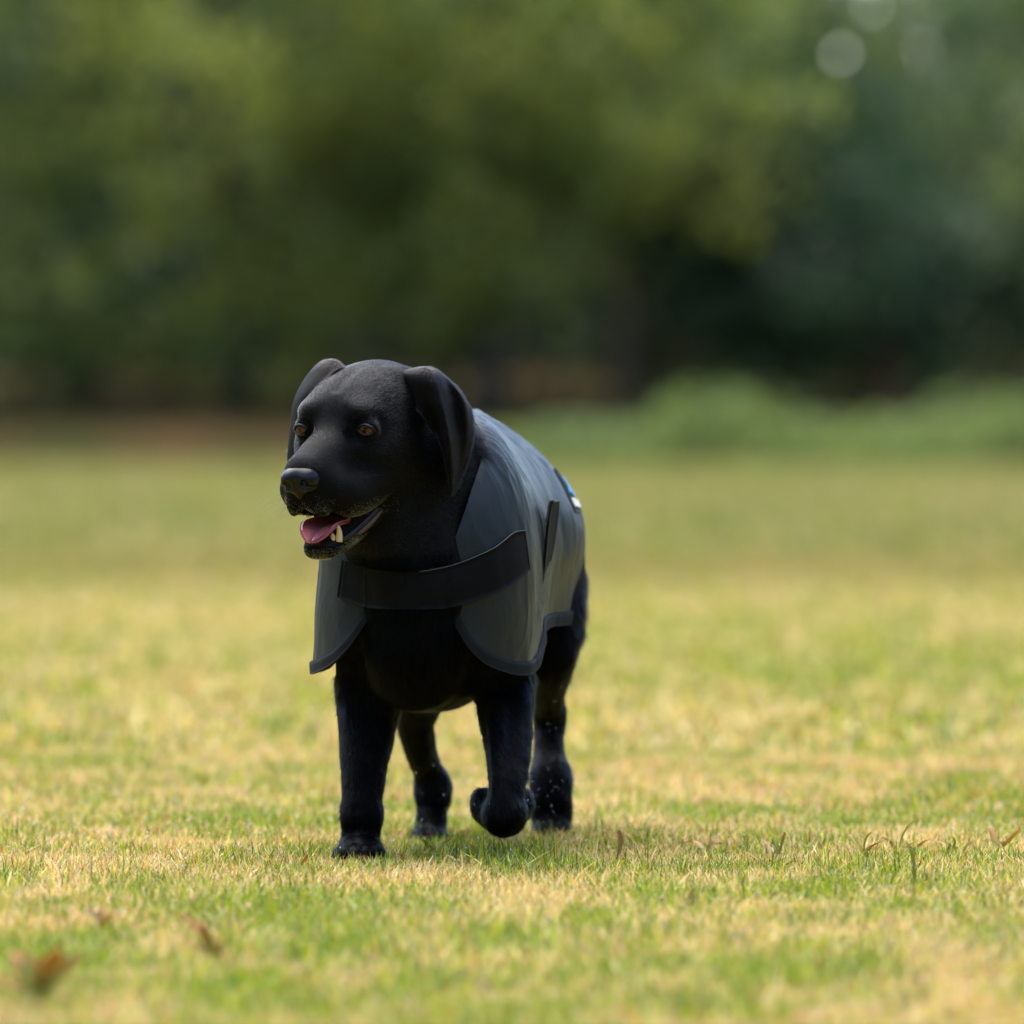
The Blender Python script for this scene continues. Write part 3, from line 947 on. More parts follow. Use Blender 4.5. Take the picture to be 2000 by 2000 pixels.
for s in (1, -1):
    lp = catmull([H(.068, .000, -.139), H(.062, .014 * s, -.139), H(.045, .0265 * s, -.135), H(.015, .0335 * s, -.124), H(-.015, .0405 * s, -.110), H(-.042, .045 * s, -.096), H(-.055, .0485 * s, -.084)], 40)
    rr = .0030 + .0022 * np.sin(np.linspace(0, 1, 40) * 3.0) + .0006 * np.sin(np.arange(40) * 1.3)
    v_, f_ = tube(lp, rr, 8)
    part('lip', v_, f_, M_LIP)
    lp = catmull([H(.035, .029 * s, -.136), H(.015, .0365 * s, -.130), H(-.01, .042 * s, -.119), H(-.03, .0465 * s, -.107)], 20)
    v_, f_ = tube(lp, .0042 * np.sin(np.linspace(.25, 2.9, 20)), 8)
    part('lip_fold', v_, f_, M_GUM)
    # ruffled membrane in the corner of the mouth
    rows = []
    for i in range(16):
        t = i / 15
        a = H(-.048 + .055 * t, (.047 - .006 * t) * s, -.078 - .012 * t); b = H(-.048 + .055 * t, (.046 - .009 * t) * s, -.090 - .030 * t)
        rows.append([a * (1 - q_) + b * q_ - L_ * s * (.010 * math.sin(q_ * math.pi) * (.4 + t)) + L_ * .0014 * math.sin(i * 1.9 + q_ * 9) for q_ in np.linspace(0, 1, 10)])
    v_, f_, _, _ = sheet_solid(np.array(rows), .002)
    part('cheek_membrane', v_, f_, M_LIP)

# ------------------------------------------------------------------ fur
def vnormals(V, F):
    a = V[F[:, 2]] - V[F[:, 0]]; b = V[F[:, 3]] - V[F[:, 1]]
    fn = np.cross(a, b)
    n = np.stack([sum(np.bincount(F[:, c], fn[:, q], len(V)) for c in range(4)) for q in range(3)], 1)
    return n / (np.linalg.norm(n, axis=1, keepdims=True) + 1e-12)


BN = vnormals(BV, BF)
hl = to_head(BV)                                   # head coordinates of every vertex
# hidden by the coat? a ray along the normal meets the cloth within a few centimetres
near = np.zeros(len(BV), bool)
cand = np.where((BV[:, 2] > .22) & (BV[:, 1] > -.12))[0]
for i in cand:
    p = Vector(BV[i]); n = Vector(BN[i])
    if BV[i, 1] < .09 and BV[i, 2] > .33:
        q_ = coat_bvh.find_nearest(p, .02)
        if q_[0] is not None and (q_[3] < .006): near[i] = True
        elif coat_bvh.ray_cast(p - n * .004, n, .03)[0] is not None and coat_bvh.ray_cast(p + Vector((-.02, -.025, .0)), n, .05)[0] is not None: near[i] = True
        continue
    h = coat_bvh.ray_cast(p - n * .004, n, .06)
    if h[0] is not None: near[i] = True
    elif (BV[i, 1] > .05) and coat_bvh.ray_cast(p + n * .001, Vector((n.x, n.y, max(n.z, 0) + .05)), .12)[0] is not None: near[i] = True

headw = np.clip(1 - (-hl[:, 0] - .135) / .05, 0, 1) * (hl[:, 2] > -.17) * (hl[:, 0] > -.2) * (BV[:, 2] > .36) * (BV[:, 1] < .06)
headw = np.where(isear, 1.0, headw)
legw = np.clip((.27 - BV[:, 2]) / .06, 0, 1)
# flow of the hair
flow = np.zeros_like(BV)
body_dir = 0.35 * B_ + np.array((0, 0, -0.9))
flow += body_dir
fh = -F_ * 1.0 + U_ * 0.35 * np.clip(hl[:, 2:3] / .05 + .2, -.6, 1) + L_ * 0.5 * np.sign(hl[:, 1:2]) * np.clip(np.abs(hl[:, 1:2]) / .05, 0, 1)
fh = fh + (-U_) * np.clip(-hl[:, 2:3] / .1 - .2, 0, 1) * .4
flow = flow * (1 - headw[:, None]) + fh * headw[:, None]
flow[isear] = -U_ * 1.0 + L_ * .0 - F_ * .15
flow += 0.25 * np.stack([fbm(BV[:, 0] * 25 + 9 * q, BV[:, 2] * 25 + BV[:, 1] * 13, 50 + q) - .5 for q in range(3)], 1)
flow -= BN * (flow * BN).sum(1, keepdims=True)
flow /= np.linalg.norm(flow, axis=1, keepdims=True) + 1e-9

length = .017 * np.ones(len(BV))
length = length * (1 - legw) + .0085 * legw
length = length * (1 - headw) + .0062 * headw
mz = np.clip((hl[:, 0] - .02) / .05, 0, 1) * headw
length *= 1 - .4 * mz
length[isear] = .0038 + .0042 * np.concatenate(earrim)
ruff = np.clip(1 - np.abs(-hl[:, 0] - .19) / .07, 0, 1) * (BV[:, 1] < .08) * (BV[:, 2] > .3) * (headw < .3)
length += .014 * ruff
lift = .16 + .30 * ruff + .05 * legw
lift = lift * (1 - headw) + .10 * headw
lift[isear] = .09 + .45 * np.concatenate(earrim)
dens = np.where(headw > .5, 3.2, 1.0) + .9 * legw
dens[near] = 0
dens[(BV[:, 1] > .3) & (BV[:, 2] > .3)] *= .3
# tint
base = np.array((.0025, .0027, .0034))
tint = np.tile(base, (len(BV), 1))
brown = np.array((.006, .004, .0035))
tint[isear] = tint[isear] * .55 + brown * .45
jaw = (hl[:, 2] < -.118 - .06 * 0) & (hl[:, 0] > -.03) & (headw > .3) & ~isear & (hl[:, 2] > -.17)
grey = np.zeros(len(BV))
grey = np.where(jaw, np.clip((hl[:, 0] + .01) / .05, 0, 1) * np.clip((-hl[:, 2] - .130) / .010, 0, 1) * 1.5, 0)  # greying chin hair, strengthened to carry light bounced from the grass and backlight
upl = (hl[:, 2] < -.070) & (hl[:, 2] > -.112) & (hl[:, 0] > -.05) & ~isear & (headw > .5)
grey = np.maximum(grey, np.where(upl, .6 * np.clip((-hl[:, 2] - .084) / .018, 0, 1) * np.clip((hl[:, 0] + .045) / .03, 0, 1), 0))
fl = (hl[:, 0] > .084) & (hl[:, 2] < -.068) & (hl[:, 2] > -.112) & (headw > .5)
grey = np.maximum(grey, np.where(fl, .9 * np.clip((-hl[:, 2] - .068) / .015, 0, 1), 0))
wet = np.zeros(len(BV), bool)
# bare dark skin inside the mouth
inner = (hl[:, 0] > -.06) & (hl[:, 0] < .10) & (headw > .3) & ~isear & \
        (((BN @ U_ < -.3) & (np.abs(hl[:, 1]) < .024) & (hl[:, 2] > -.118) & (hl[:, 2] < -.078)) | ((BN @ U_ > .35) & (np.abs(hl[:, 1]) < .05) & (hl[:, 2] < -.104) & (hl[:, 2] > -.15)))
inner |= (np.abs(hl[:, 1]) < .027) & (hl[:, 0] > -.05) & (hl[:, 0] < .085) & (hl[:, 2] < -.09) & (hl[:, 2] > -.115) & (headw > .3) & (BN[:, :] @ L_ * np.sign(hl[:, 1]) < 0) & ~isear
dens[inner] = 0
skin = tint * .45
skin[inner] = (.012, .008, .009)
body = part('body', BV, BF, M_SKIN, cols=skin)

# sample hairs on the faces
TR = np.concatenate((BF[:, [0, 1, 2]], BF[:, [0, 2, 3]]))
A = np.linalg.norm(np.cross(BV[TR[:, 1]] - BV[TR[:, 0]], BV[TR[:, 2]] - BV[TR[:, 0]]), axis=1) / 2
wgt = A * dens[TR].min(1)
NH = 560000 if 'low' not in TEST else 120000
pick = rng.choice(len(TR), NH, p=wgt / wgt.sum())
r1 = np.sqrt(rng.random(NH)); r2 = rng.random(NH)
bc = np.stack((1 - r1, r1 * (1 - r2), r1 * r2), 1)
tri = TR[pick]
def interp(a):
    if a.ndim == 1: return (a[tri] * bc).sum(1)
    return (a[tri] * bc[:, :, None]).sum(1)
P0 = interp(BV); N0 = interp(BN); N0 /= np.linalg.norm(N0, axis=1, keepdims=True) + 1e-9
D0 = interp(flow); D0 /= np.linalg.norm(D0, axis=1, keepdims=True) + 1e-9
hw = interp(headw)
ln = interp(length) * rng.uniform(.65, 1.25, NH); lf = interp(lift) * rng.uniform(.5, 1.6, NH)
stray = rng.random(NH) < .04
lf[stray] *= 2.4; ln[stray] *= 1.35
cl = vnoise(P0[:, 0] * 95 + P0[:, 1] * 60, P0[:, 2] * 60 + P0[:, 1] * 40, 5)
cl2 = vnoise(P0[:, 0] * 110 - P0[:, 1] * 50, P0[:, 2] * 75 + 7, 6)
lf *= 1 + (cl - .5) * .9 * (1 - hw)
lf[stray & (hw > .5)] *= .5
jit = rng.normal(0, 1, (NH, 3)) * (.12 - .065 * hw)[:, None]
jit += (np.stack((cl - .5, cl2 - .5, cl2 * 0), 1)) * (.55 - .46 * hw)[:, None]
d1 = D0 + N0 * (lf * 1.7)[:, None] + jit
d1 /= np.linalg.norm(d1, axis=1, keepdims=True)
d2 = D0 + N0 * (lf * .4)[:, None] + jit * .8 + np.array((0, 0, -.12))
d2 /= np.linalg.norm(d2, axis=1, keepdims=True)
K = 4
pts = np.zeros((NH, K, 3))
pts[:, 0] = P0 - N0 * .0006
pts[:, 1] = pts[:, 0] + d1 * (ln / 3)[:, None]
dm = d1 + d2; dm /= np.linalg.norm(dm, axis=1, keepdims=True)
pts[:, 2] = pts[:, 1] + dm * (ln / 3)[:, None]
pts[:, 3] = pts[:, 2] + d2 * (ln / 3)[:, None]
hw = interp(headw)
rad = (.00017 * (1 - hw) + .000125 * hw)[:, None] * np.array((1, .9, .65, .2))
gr = interp(grey)
isg = rng.random(NH) < gr
rad[isg] *= 1.4
tc = interp(tint) * rng.uniform(.7, 1.35, (NH, 1))
warm = np.array((.88, .82, .70))
tc[isg] = warm * rng.uniform(.35, 1.0, (isg.sum(), 1))


def hair_object(name, pts, rad, tc, parent, gloss=None):
    n, k = pts.shape[:2]
    hc = bpy.data.hair_curves.new(name)
    hc.add_curves([k] * n)
    hc.attributes['position'].data.foreach_set('vector', (pts - DOG_LOC).astype(np.float32).ravel())
    ra = hc.attributes.get('radius') or hc.attributes.new('radius', 'FLOAT', 'POINT')
    ra.data.foreach_set('value', rad.astype(np.float32).ravel())
    ca = hc.attributes.new('tint', 'FLOAT_COLOR', 'CURVE')
    c = np.ones((n, 4), np.float32); c[:, :3] = tc
    ca.data.foreach_set('color', c.ravel())
    ga = hc.attributes.new('gloss', 'FLOAT', 'CURVE')
    ga.data.foreach_set('value', (gloss if gloss is not None else np.full(n, 1.4)).astype(np.float32))
    hc.materials.append(M_HAIR)
    o = bpy.data.objects.new(name, hc)
    return link(o, parent)


gloss = np.where(isg, 1.45, 1.16 - .08 * (P0[:, 2] < .06) + .20 * hw + .05 * interp(legw) * (P0[:, 2] > .07))
fur = hair_object('fur', pts, rad, tc, dog, gloss)
# whiskers
wp = []
for s in (-1, 1):
    for k in range(11):
        f = random.uniform(.05, .095); l = .030 * s; u = random.uniform(-.088, -.062)
        a = H(f, l * (1 - .3 * (f > .08)), u)
        d = F_ * random.uniform(.3, 1.0) + L_ * s * random.uniform(.5, 1.0) + U_ * random.uniform(-.9, .1)
        d /= np.linalg.norm(d); Ln = random.uniform(.02, .045)
        wp.append([a, a + d * Ln * .33, a + d * Ln * .66 + U_ * -.002, a + d * Ln + U_ * -.007])
wp = np.array(wp)
whisk = hair_object('whiskers', wp, np.tile(np.array((.00018, .00015, .00010, .00005)), (len(wp), 1)), np.tile(np.array((.004, .004, .004)), (len(wp), 1)), dog, np.full(len(wp), 1.12))


# ------------------------------------------------------------------ ground and grass
#@LAND
if 'nobg' not in TEST:
    n = 60
    gx = np.linspace(-1, 1, n); gx = np.sign(gx) * np.abs(gx) ** 3 * 600
    gy = np.concatenate((np.linspace(-60, 90, 40), np.linspace(110, 900, 20)))
    X, Y = np.meshgrid(gx, gy, indexing='ij')
    mesh_obj('ground', np.stack((X, Y, 0 * X - .004), -1).reshape(-1, 3), grid_faces(n, 60), m_ground())
    tag(bpy.data.objects['ground'], kind='structure')

    def blade_zone(d0, d1, wfun, count, hmin, hmax, wid, segs, seed, lean=.55):
        g = np.random.default_rng(seed)
        d = np.sqrt(g.uniform(0, 1, count * 3)) if False else None
        # uniform over the trapezium
        dd = g.uniform(d0, d1, count * 2); wmax = wfun(d1)
        keep = g.random(len(dd)) < wfun(dd) / wmax
        dd = dd[keep][:count]; c = len(dd)
        x = g.uniform(-1, 1, c) * wfun(dd); y = dd - CAM_D
        return blades(x, y, hmin, hmax, wid, segs, g, lean)

    PAWS = [(W(703, 1690, -.09)[0], -.10, .09), (W(838, 1650, .42)[0], .42, .08), (W(1079, 1650, .48)[0], .48, .08)]

    def grass_colour(x, y, g, c):
        # patches of straw and of green
        p1 = fbm(x * 1.1 + 3, y * .35 + 8, 21, 3); p2 = fbm(x * 4.0, y * 2.2, 22, 2)
        p3 = fbm(x * 11, y * 7, 23, 2)
        dry = np.clip((p1 * .20 + p2 * .26 + p3 * .52 - .5) * 3.0 + .49, .10, .88)
        far = np.clip((y - 8) / 25, 0, 1)
        is_dry = g.random(c) < dry
        green = np.array((.13, .21, .030)); lime = np.array((.42, .46, .06)); straw = np.array((.76, .60, .26)); tan = np.array((.52, .35, .145)); red = np.array((.30, .12, .05)); dk = np.array((.06, .12, .025))
        t = g.random((c, 1))
        cg = green * (1 - t) + lime * t
        m = g.random(c) < .14; cg[m] = dk
        cd = straw * (1 - t) + tan * t
        m = g.random(c) < .05; cd[m] = red
        col = np.where(is_dry[:, None], cd, cg)
        col = col * g.uniform(.55, 1.25, (c, 1))
        # the far part of the field is darker and greener, with a browner strip before it
        f1 = np.clip((y + CAM_D - 25.0) / 5.0, 0, 1)[:, None]; f2 = np.exp(-((y + CAM_D - 31) / 3.0) ** 2)[:, None]
        col = col * (1 - .42 * f1 * np.array((.92, .82, .80))) * (1 + .12 * f2 * np.array((1.6, .2, .6)))
        return col, is_dry

    def blades(x, y, hmin, hmax, wid, segs, g, lean):
        c = len(x)
        hgt = g.uniform(hmin, hmax, c) * (.7 + .6 * fbm(x * 5, y * 4, 77, 2))
        for (fx, fy, fr) in PAWS:   # trodden flat round the feet
            hgt *= 1 - .15 * np.clip(1.2 - np.hypot(x - fx, (y - fy)) / fr, 0, 1)
        col, is_dry = grass_colour(x, y, g, c)
        ang = g.uniform(0, 2 * np.pi, c)
        ln_ = np.abs(g.normal(lean, .35, c)) + is_dry * .25
        dx, dy = np.cos(ang), np.sin(ang)
        fa = ang + np.pi / 2 + g.normal(0, .5, c)
        w = wid * g.uniform(.6, 1.3, c) / 2
        sx, sy = np.cos(fa) * w, np.sin(fa) * w
        V, Fq, Ft = [], [], []
        lev = segs + 1
        for k in range(segs):
            t = k / segs
            px = x + dx * hgt * ln_ * t ** 1.6; py = y + dy * hgt * ln_ * t ** 1.6; pz = hgt * (t - .25 * ln_ * t * t) - .003
            ww = (1 - t * t * .6)
            V.append(np.stack((px - sx * ww, py - sy * ww, pz), 1)); V.append(np.stack((px + sx * ww, py + sy * ww, pz), 1))
        t = 1
        V.append(np.stack((x + dx * hgt * ln_, y + dy * hgt * ln_, hgt * (1 - .25 * ln_)), 1))
        nv = 2 * segs + 1
        V = np.stack(V, 1)
        base_i = np.arange(c)[:, None] * nv
        quads = [base_i + np.array((2 * k, 2 * k + 1, 2 * k + 3, 2 * k + 2)) for k in range(segs - 1)]
        tris = base_i + np.array((2 * segs - 2, 2 * segs - 1, 2 * segs))
        C = np.repeat(col[:, None, :], nv, 1)
        return V.reshape(-1, 3), quads, tris, C.reshape(-1, 3)

    allV, allQ, allT, allC = [], [], [], []; o_ = 0
    div = 4 if 'low' in TEST else 1
    def dead_leaves(count, g):
        dd = g.uniform(8.0, 14.0, count); x = g.uniform(-1, 1, count) * (dd * .0606 + .4); y = dd - CAM_D
        k_ = fbm(x * 2.2, y * 1.6, 55, 2) > .50
        x, y = x[k_], y[k_]
        V, Q, T_, _ = blades(x, y, .010, .030, .0075, 3, g, 1.1)
        c = len(x); t = g.random((c, 1))
        col = np.array((.42, .17, .07)) * (1 - t) + np.array((.55, .36, .15)) * t
        return V, Q, T_, np.repeat(col[:, None], 7, 1).reshape(-1, 3)

    zones = [(7.4, 9.7, lambda d: d * .0606 + .4, 60000, .012, .030, .0028, 2, 1), (9.7, 12.2, lambda d: d * .0606 + .4, 150000, .009, .030, .0023, 3, 4), (12.2, 14.5, lambda d: d * .0606 + .5, 60000, .012, .030, .0028, 2, 5),
             (14.5, 34.0, lambda d: d * .0606 + .9, 110000, .022, .042, .007, 2, 2),
             (34.0, 82.0, lambda d: d * .0606 + 2.2, 120000, .04, .08, .018, 1, 3)]
    for z in zones:
        V, Q, T_, C_ = blade_zone(z[0], z[1], z[2], z[3] // div, z[4], z[5], z[6], z[7], z[8])
        allV.append(V); allC.append(C_)
        allQ += [q_ + o_ for q_ in Q]; allT.append(T_ + o_); o_ += len(V)
    # the same turf carries on to either side, a little thinner
    for (d0, d1, add, cnt, h0, h1, wd, sg, sd_) in ((6.5, 15, 2.2, 60000, .012, .034, .0050, 1, 71), (15, 38, 6.0, 80000, .022, .045, .013, 1, 72), (38, 82, 14.0, 50000, .04, .08, .035, 1, 73)):
        g_ = np.random.default_rng(sd_)
        dd = g_.uniform(d0, d1, cnt // div); sg_ = np.where(g_.random(len(dd)) < .5, -1, 1)
        xx = sg_ * (dd * .0606 + .35 + g_.uniform(0, 1, len(dd)) ** 1.25 * add)
        V, Q, T_, C_ = blades(xx, dd - CAM_D, h0, h1, wd, sg, g_, .55)
        allV.append(V); allC.append(C_); allQ += [q_ + o_ for q_ in Q]; allT.append(T_ + o_); o_ += len(V)
    g_ = np.random.default_rng(66)
    dd = g_.uniform(8.5, 13.5, 26000); xx = g_.uniform(-1, 1, 26000) * (dd * .0606 + .4); yy = dd - CAM_D
    k_ = fbm(xx * 7, yy * 3.5, 91, 3) > .56
    V, Q, T_, C_ = blades(xx[k_], yy[k_], .024, .046, .0024, 3, g_, .45)
    allV.append(V); allC.append(C_); allQ += [q_ + o_ for q_ in Q]; allT.append(T_ + o_); o_ += len(V)
    V, Q, T_, C_ = dead_leaves(12000, np.random.default_rng(44))
    allV.append(V); allC.append(C_); allQ += [q_ + o_ for q_ in Q]; allT.append(T_ + o_); o_ += len(V)
    grass = mesh_obj('grass', np.concatenate(allV), ([np.concatenate(allQ)] if allQ else []) + [np.concatenate(allT)], M_GRASS, cols=np.concatenate(allC))
    tag(grass, 'short turf of mixed green and straw coloured blades', 'grass', kind='stuff')


#@TREES
def leaf_cards(C, size, g, col, squash=.8):
    """two-triangle leaf sprays at the points C, folded along the middle"""
    n = len(C)
    a = g.normal(0, 1, (n, 3)); a /= np.linalg.norm(a, axis=1, keepdims=True)
    b = g.normal(0, 1, (n, 3)); b -= a * (a * b).sum(1, keepdims=True); b /= np.linalg.norm(b, axis=1, keepdims=True)
    sz = (size * g.uniform(.6, 1.4, n))[:, None]
    p = np.stack((C - a * sz * .5, C + b * sz * .32, C + a * sz * .5, C - b * sz * .32), 1)
    F_q = np.arange(n)[:, None] * 4 + np.arange(4)
    return p.reshape(-1, 3), F_q, np.repeat(col[:, None], 4, 1).reshape(-1, 3)


def limb_mesh(segs):
    Vs, Q, T_ = [], [], []; o = 0
    for pth, r0, r1 in segs:
        P_ = catmull(pth, 7)
        v, f = tube(P_, np.linspace(r0, r1, 7), 7)
        Vs.append(v); Q.append(f[0] + o); T_.append(f[1] + o); o += len(v)
    return np.concatenate(Vs), [np.concatenate(Q), np.concatenate(T_)]


def tree(name, x, y, h, rad, base, pal, nclump, per, bark, label, cat, group, seed, lsize=.16, trunk_r=.22, clump=.55, low=.0):
    g = np.random.default_rng(seed)
    root = empty(name, (x, y, 0))
    tag(root, label, cat, group)
    lean = g.normal(0, .25, 2)
    top = np.array((lean[0], lean[1], h * .75))
    segs = [([(0, 0, -.2), (lean[0] * .2, lean[1] * .2, h * .25), (lean[0] * .6, lean[1] * .6, h * .5), tuple(top)], trunk_r, trunk_r * .25)]
    for k in range(9):
        t = g.uniform(.25, .9); z0 = h * .75 * t; a = g.uniform(0, 2 * np.pi); r = rad * g.uniform(.5, .9)
        p0 = np.array((lean[0] * t, lean[1] * t, z0)); p1 = p0 + np.array((math.cos(a) * r, math.sin(a) * r, g.uniform(.1, .9) * (1 - t * .5) * h * .25))
        segs.append(([p0, (p0 + p1) / 2 + (0, 0, .25), p1], trunk_r * .4 * (1 - t * .6), .02))
    v, f = limb_mesh(segs)
    mesh_obj('trunk', v, f, bark, root)
    # clumps through the crown's volume, more of them near its skin
    d = g.normal(0, 1, (nclump, 3)); d /= np.linalg.norm(d, axis=1, keepdims=True)
    rr = g.uniform(.25, 1, nclump) ** .45
    cz = (base + h) / 2; hz = (h - base) / 2
    wob = 1 + .22 * np.sin(5 * d[:, 2] + 2 * d[:, 0] + seed) + .25 * np.sin(3 * np.arctan2(d[:, 1], d[:, 0]) + seed) * (1 - np.abs(d[:, 2]))
    cc = d * rr[:, None] * np.array((rad, rad, hz)) * wob[:, None] + (lean[0] * .5, lean[1] * .5, cz)
    cc = cc[cc[:, 2] > max(base, .15)]
    tone = np.clip(.08 + (.5 * vnoise(cc[:, 0] * 1.2 + x, cc[:, 2] * 1.2 + cc[:, 1] * .8, seed) + .5 * vnoise(cc[:, 0] * 2.4 + x, cc[:, 2] * 2.4 + cc[:, 1], seed + 9) - .5) * 2.6 + .45 + g.normal(0, .12, len(cc)), 0, 1)
    c0, c1 = np.array(pal[0]), np.array(pal[1])
    C = np.repeat(cc, per, 0) + g.normal(0, 1, (len(cc) * per, 3)) * np.array((clump, clump, clump * .6)) * .5
    tn = np.repeat(tone, per)[:, None]
    col = (c0 * (1 - tn) + c1 * tn) * g.uniform(.8, 1.25, (len(C), 1))
    keep = C[:, 2] > .05
    v, f, c = leaf_cards(C[keep], lsize, g, col[keep])
    mesh_obj('crown', v, f, M_LEAF, root, smooth=False, cols=c)
    return root


if 'nobg' not in TEST:
    BARK_D = m_bark('dark_bark', (.035, .028, .022), (.09, .07, .055))
    BARK_R = m_bark('reddish_bark', (.10, .045, .03), (.22, .10, .06))
    BARK_G = m_bark('pale_grey_bark', (.16, .13, .10), (.30, .25, .20))
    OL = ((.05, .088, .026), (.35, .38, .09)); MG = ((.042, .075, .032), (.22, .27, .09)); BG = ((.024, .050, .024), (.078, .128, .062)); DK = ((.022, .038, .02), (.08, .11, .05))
    grp = 'trees along the far edge of the field'
    #      x     y    h    rad  base  pal nclump bark   r    label
    TT = [(-6.6, 86, 9.0, 3.4, .9, MG, 330, BARK_D, .24, 'mid green tree at the left edge of the picture'),
          (-3.1, 85, 9.5, 3.3, .8, OL, 380, BARK_D, .24, 'olive green tree left of the dog, with light leafy clumps'),
          (-.3, 84.5, 8.5, 2.9, 1.3, OL, 360, BARK_D, .20, 'yellowish green tree above the dog, its dark trunk showing below the crown'),
          (1.35, 88, 8.2, 2.1, 1.5, OL, 230, BARK_G, .15, 'light green tree with a pale trunk, just right of the dog'),
          (3.3, 87, 4.3, 1.75, .7, BG, 230, BARK_D, .18, 'bluish green tree low under the pale gap at upper right'),
          (4.25, 84, 3.3, .9, 1.2, BG, 60, BARK_R, .10, 'slender tree with a reddish trunk near the right edge'),
          (7.3, 86, 9.5, 2.0, .9, MG, 260, BARK_D, .22, 'dark green tree at the right edge of the picture'),
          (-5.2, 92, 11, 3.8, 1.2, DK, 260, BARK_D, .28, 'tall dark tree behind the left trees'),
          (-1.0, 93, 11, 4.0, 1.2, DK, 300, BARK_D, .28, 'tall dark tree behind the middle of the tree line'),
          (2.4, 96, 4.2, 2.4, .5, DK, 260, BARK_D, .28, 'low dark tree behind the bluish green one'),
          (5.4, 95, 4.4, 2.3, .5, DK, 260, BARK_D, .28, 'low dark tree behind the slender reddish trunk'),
          (-10.5, 88, 9, 3.5, .8, MG, 200, BARK_D, .24, 'broad green tree beyond the left end of the tree line'), (9.6, 89, 9, 3.3, .9, MG, 200, BARK_D, .24, 'broad green tree beyond the right end of the tree line')]
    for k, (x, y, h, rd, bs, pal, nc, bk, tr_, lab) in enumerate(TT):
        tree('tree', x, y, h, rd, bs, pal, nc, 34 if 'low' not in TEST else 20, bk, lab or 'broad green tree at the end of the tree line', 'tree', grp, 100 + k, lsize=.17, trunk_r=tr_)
    # thin bright saplings in the gap at upper right
    for k, (x, y, h, lab) in enumerate(((2.95, 92, 6.6, 'thin olive tree against the pale gap at upper right'), (4.45, 93, 6.0, 'sparse tree beside the bright patch at upper right'), (6.35, 96, 8.0, 'loose dark tree at the upper right corner'))):
        tree('tree', x, y, h, .75, 2.2, MG if k < 2 else DK, 46, 30, BARK_D, lab, 'tree', grp, 160 + k, lsize=.17, trunk_r=.07)
    # bushes on the bank, right half
    grpb = 'bushes at the foot of the trees'
    for k, (x, y, h, rd, lab) in enumerate(((.75, 71.5, .42, 1.1, 'low green bush just right of the dog\'s back'), (2.05, 71.5, .74, 1.0, 'rounded green bush right of the dog'), (3.4, 71, .46, 1.2, 'flat green bush under the bluish tree'),
                                            (4.7, 72, .66, 1.2, 'bright green bush near the right edge'), (5.95, 71.5, .84, 1.1, 'bright green bush at the right edge'))):
        g = np.random.default_rng(300 + k)
        root = empty('bush', (x, y, 0)); tag(root, lab, 'bush', grpb)
        segs = [([(0, 0, -.05), (math.cos(a) * rd * .3, math.sin(a) * rd * .3, h * .5), (math.cos(a) * rd * .7, math.sin(a) * rd * .7, h * .8)], .03, .008) for a in np.linspace(0, 6, 6)]
        v, f = limb_mesh(segs); mesh_obj('stem', v, f, BARK_D, root)
        n_ = 2200
        d = g.normal(0, 1, (n_, 3)); d /= np.linalg.norm(d, axis=1, keepdims=True); d[:, 2] = np.abs(d[:, 2])
        C = d * (g.uniform(.2, 1, n_) ** .4)[:, None] * (rd, rd, h) * (1 + .2 * np.sin(5 * np.arctan2(d[:, 1], d[:, 0]) + k))[:, None]
        tn = g.random((n_, 1))
        col = np.array((.07, .105, .035)) * (1 - tn) + np.array((.27, .34, .10)) * tn
        v, f, c = leaf_cards(C, .09, g, col); mesh_obj('foliage', v, f, M_LEAF, root, smooth=False, cols=c)
    # earth bank under the trees, its colour darkened for their shade
    m, nd, lk, p, out = principled('bare_earth', (.09, .06, .04), 1.0, 0.0)
    tc = N(nd, 'ShaderNodeTexCoord'); n1 = N(nd, 'ShaderNodeTexNoise', Scale=.8, Detail=6.0); lk.new(tc.outputs['Object'], n1.inputs['Vector'])
    r = N(nd, 'ShaderNodeValToRGB'); r.color_ramp.elements[0].position = .42; r.color_ramp.elements[0].color = (.022, .028, .010, 1); r.color_ramp.elements[1].position = .62; r.color_ramp.elements[1].color = (.060, .034, .017, 1)
    lk.new(n1.outputs[0], r.inputs[0]); lk.new(r.outputs[0], p.inputs['Base Color'])
    gx = np.linspace(-60, 60, 241); gy = np.linspace(70, 130, 70)
    X, Y = np.meshgrid(gx, gy, indexing='ij')
    Z = .04 + .30 * np.clip((Y - 70.5) / 10, 0, 1) + .14 * np.clip((Y - 81) / 4, 0, 1) + .12 * fbm(X * .8, Y * .8, 61) * np.clip((Y - 72) / 3, 0, 1) - .02 + .02 * (Y - 85) * (Y > 85)
    mesh_obj('earth_bank', np.stack((X, Y, Z), -1).reshape(-1, 3), grid_faces(241, 70), m)
    tag(bpy.data.objects['earth_bank'], kind='structure')
    g = np.random.default_rng(15)
    n_ = 15000
    X = g.uniform(-16, 16, n_); Y = g.uniform(83.5, 92, n_); hh = 1.1 * np.clip((fbm(X * .9, Y * .35, 71, 3) - .40) * 4, 0, 1) + .05
    Z = .45 + g.uniform(0, 1, n_) ** 1.5 * hh
    tn = g.random((n_, 1)); br = (fbm(X * .6, Y * .5, 73)[:, None] > .52)
    col = np.where(br, np.array((.05, .035, .02)) * (1 - tn) + np.array((.13, .085, .05)) * tn, np.array((.03, .055, .02)) * (1 - tn) + np.array((.09, .13, .045)) * tn)
    v, f, c = leaf_cards(np.stack((X, Y, Z), 1), .16, g, col)
    o = mesh_obj('undergrowth', v, f, M_LEAF, smooth=False, cols=c)
    tag(o, 'dark tangle of undergrowth and dead leaves on the bank under the trees', 'undergrowth', kind='stuff')
    # distant wooded rise that closes the view
    g = np.random.default_rng(5)
    n_ = 70000
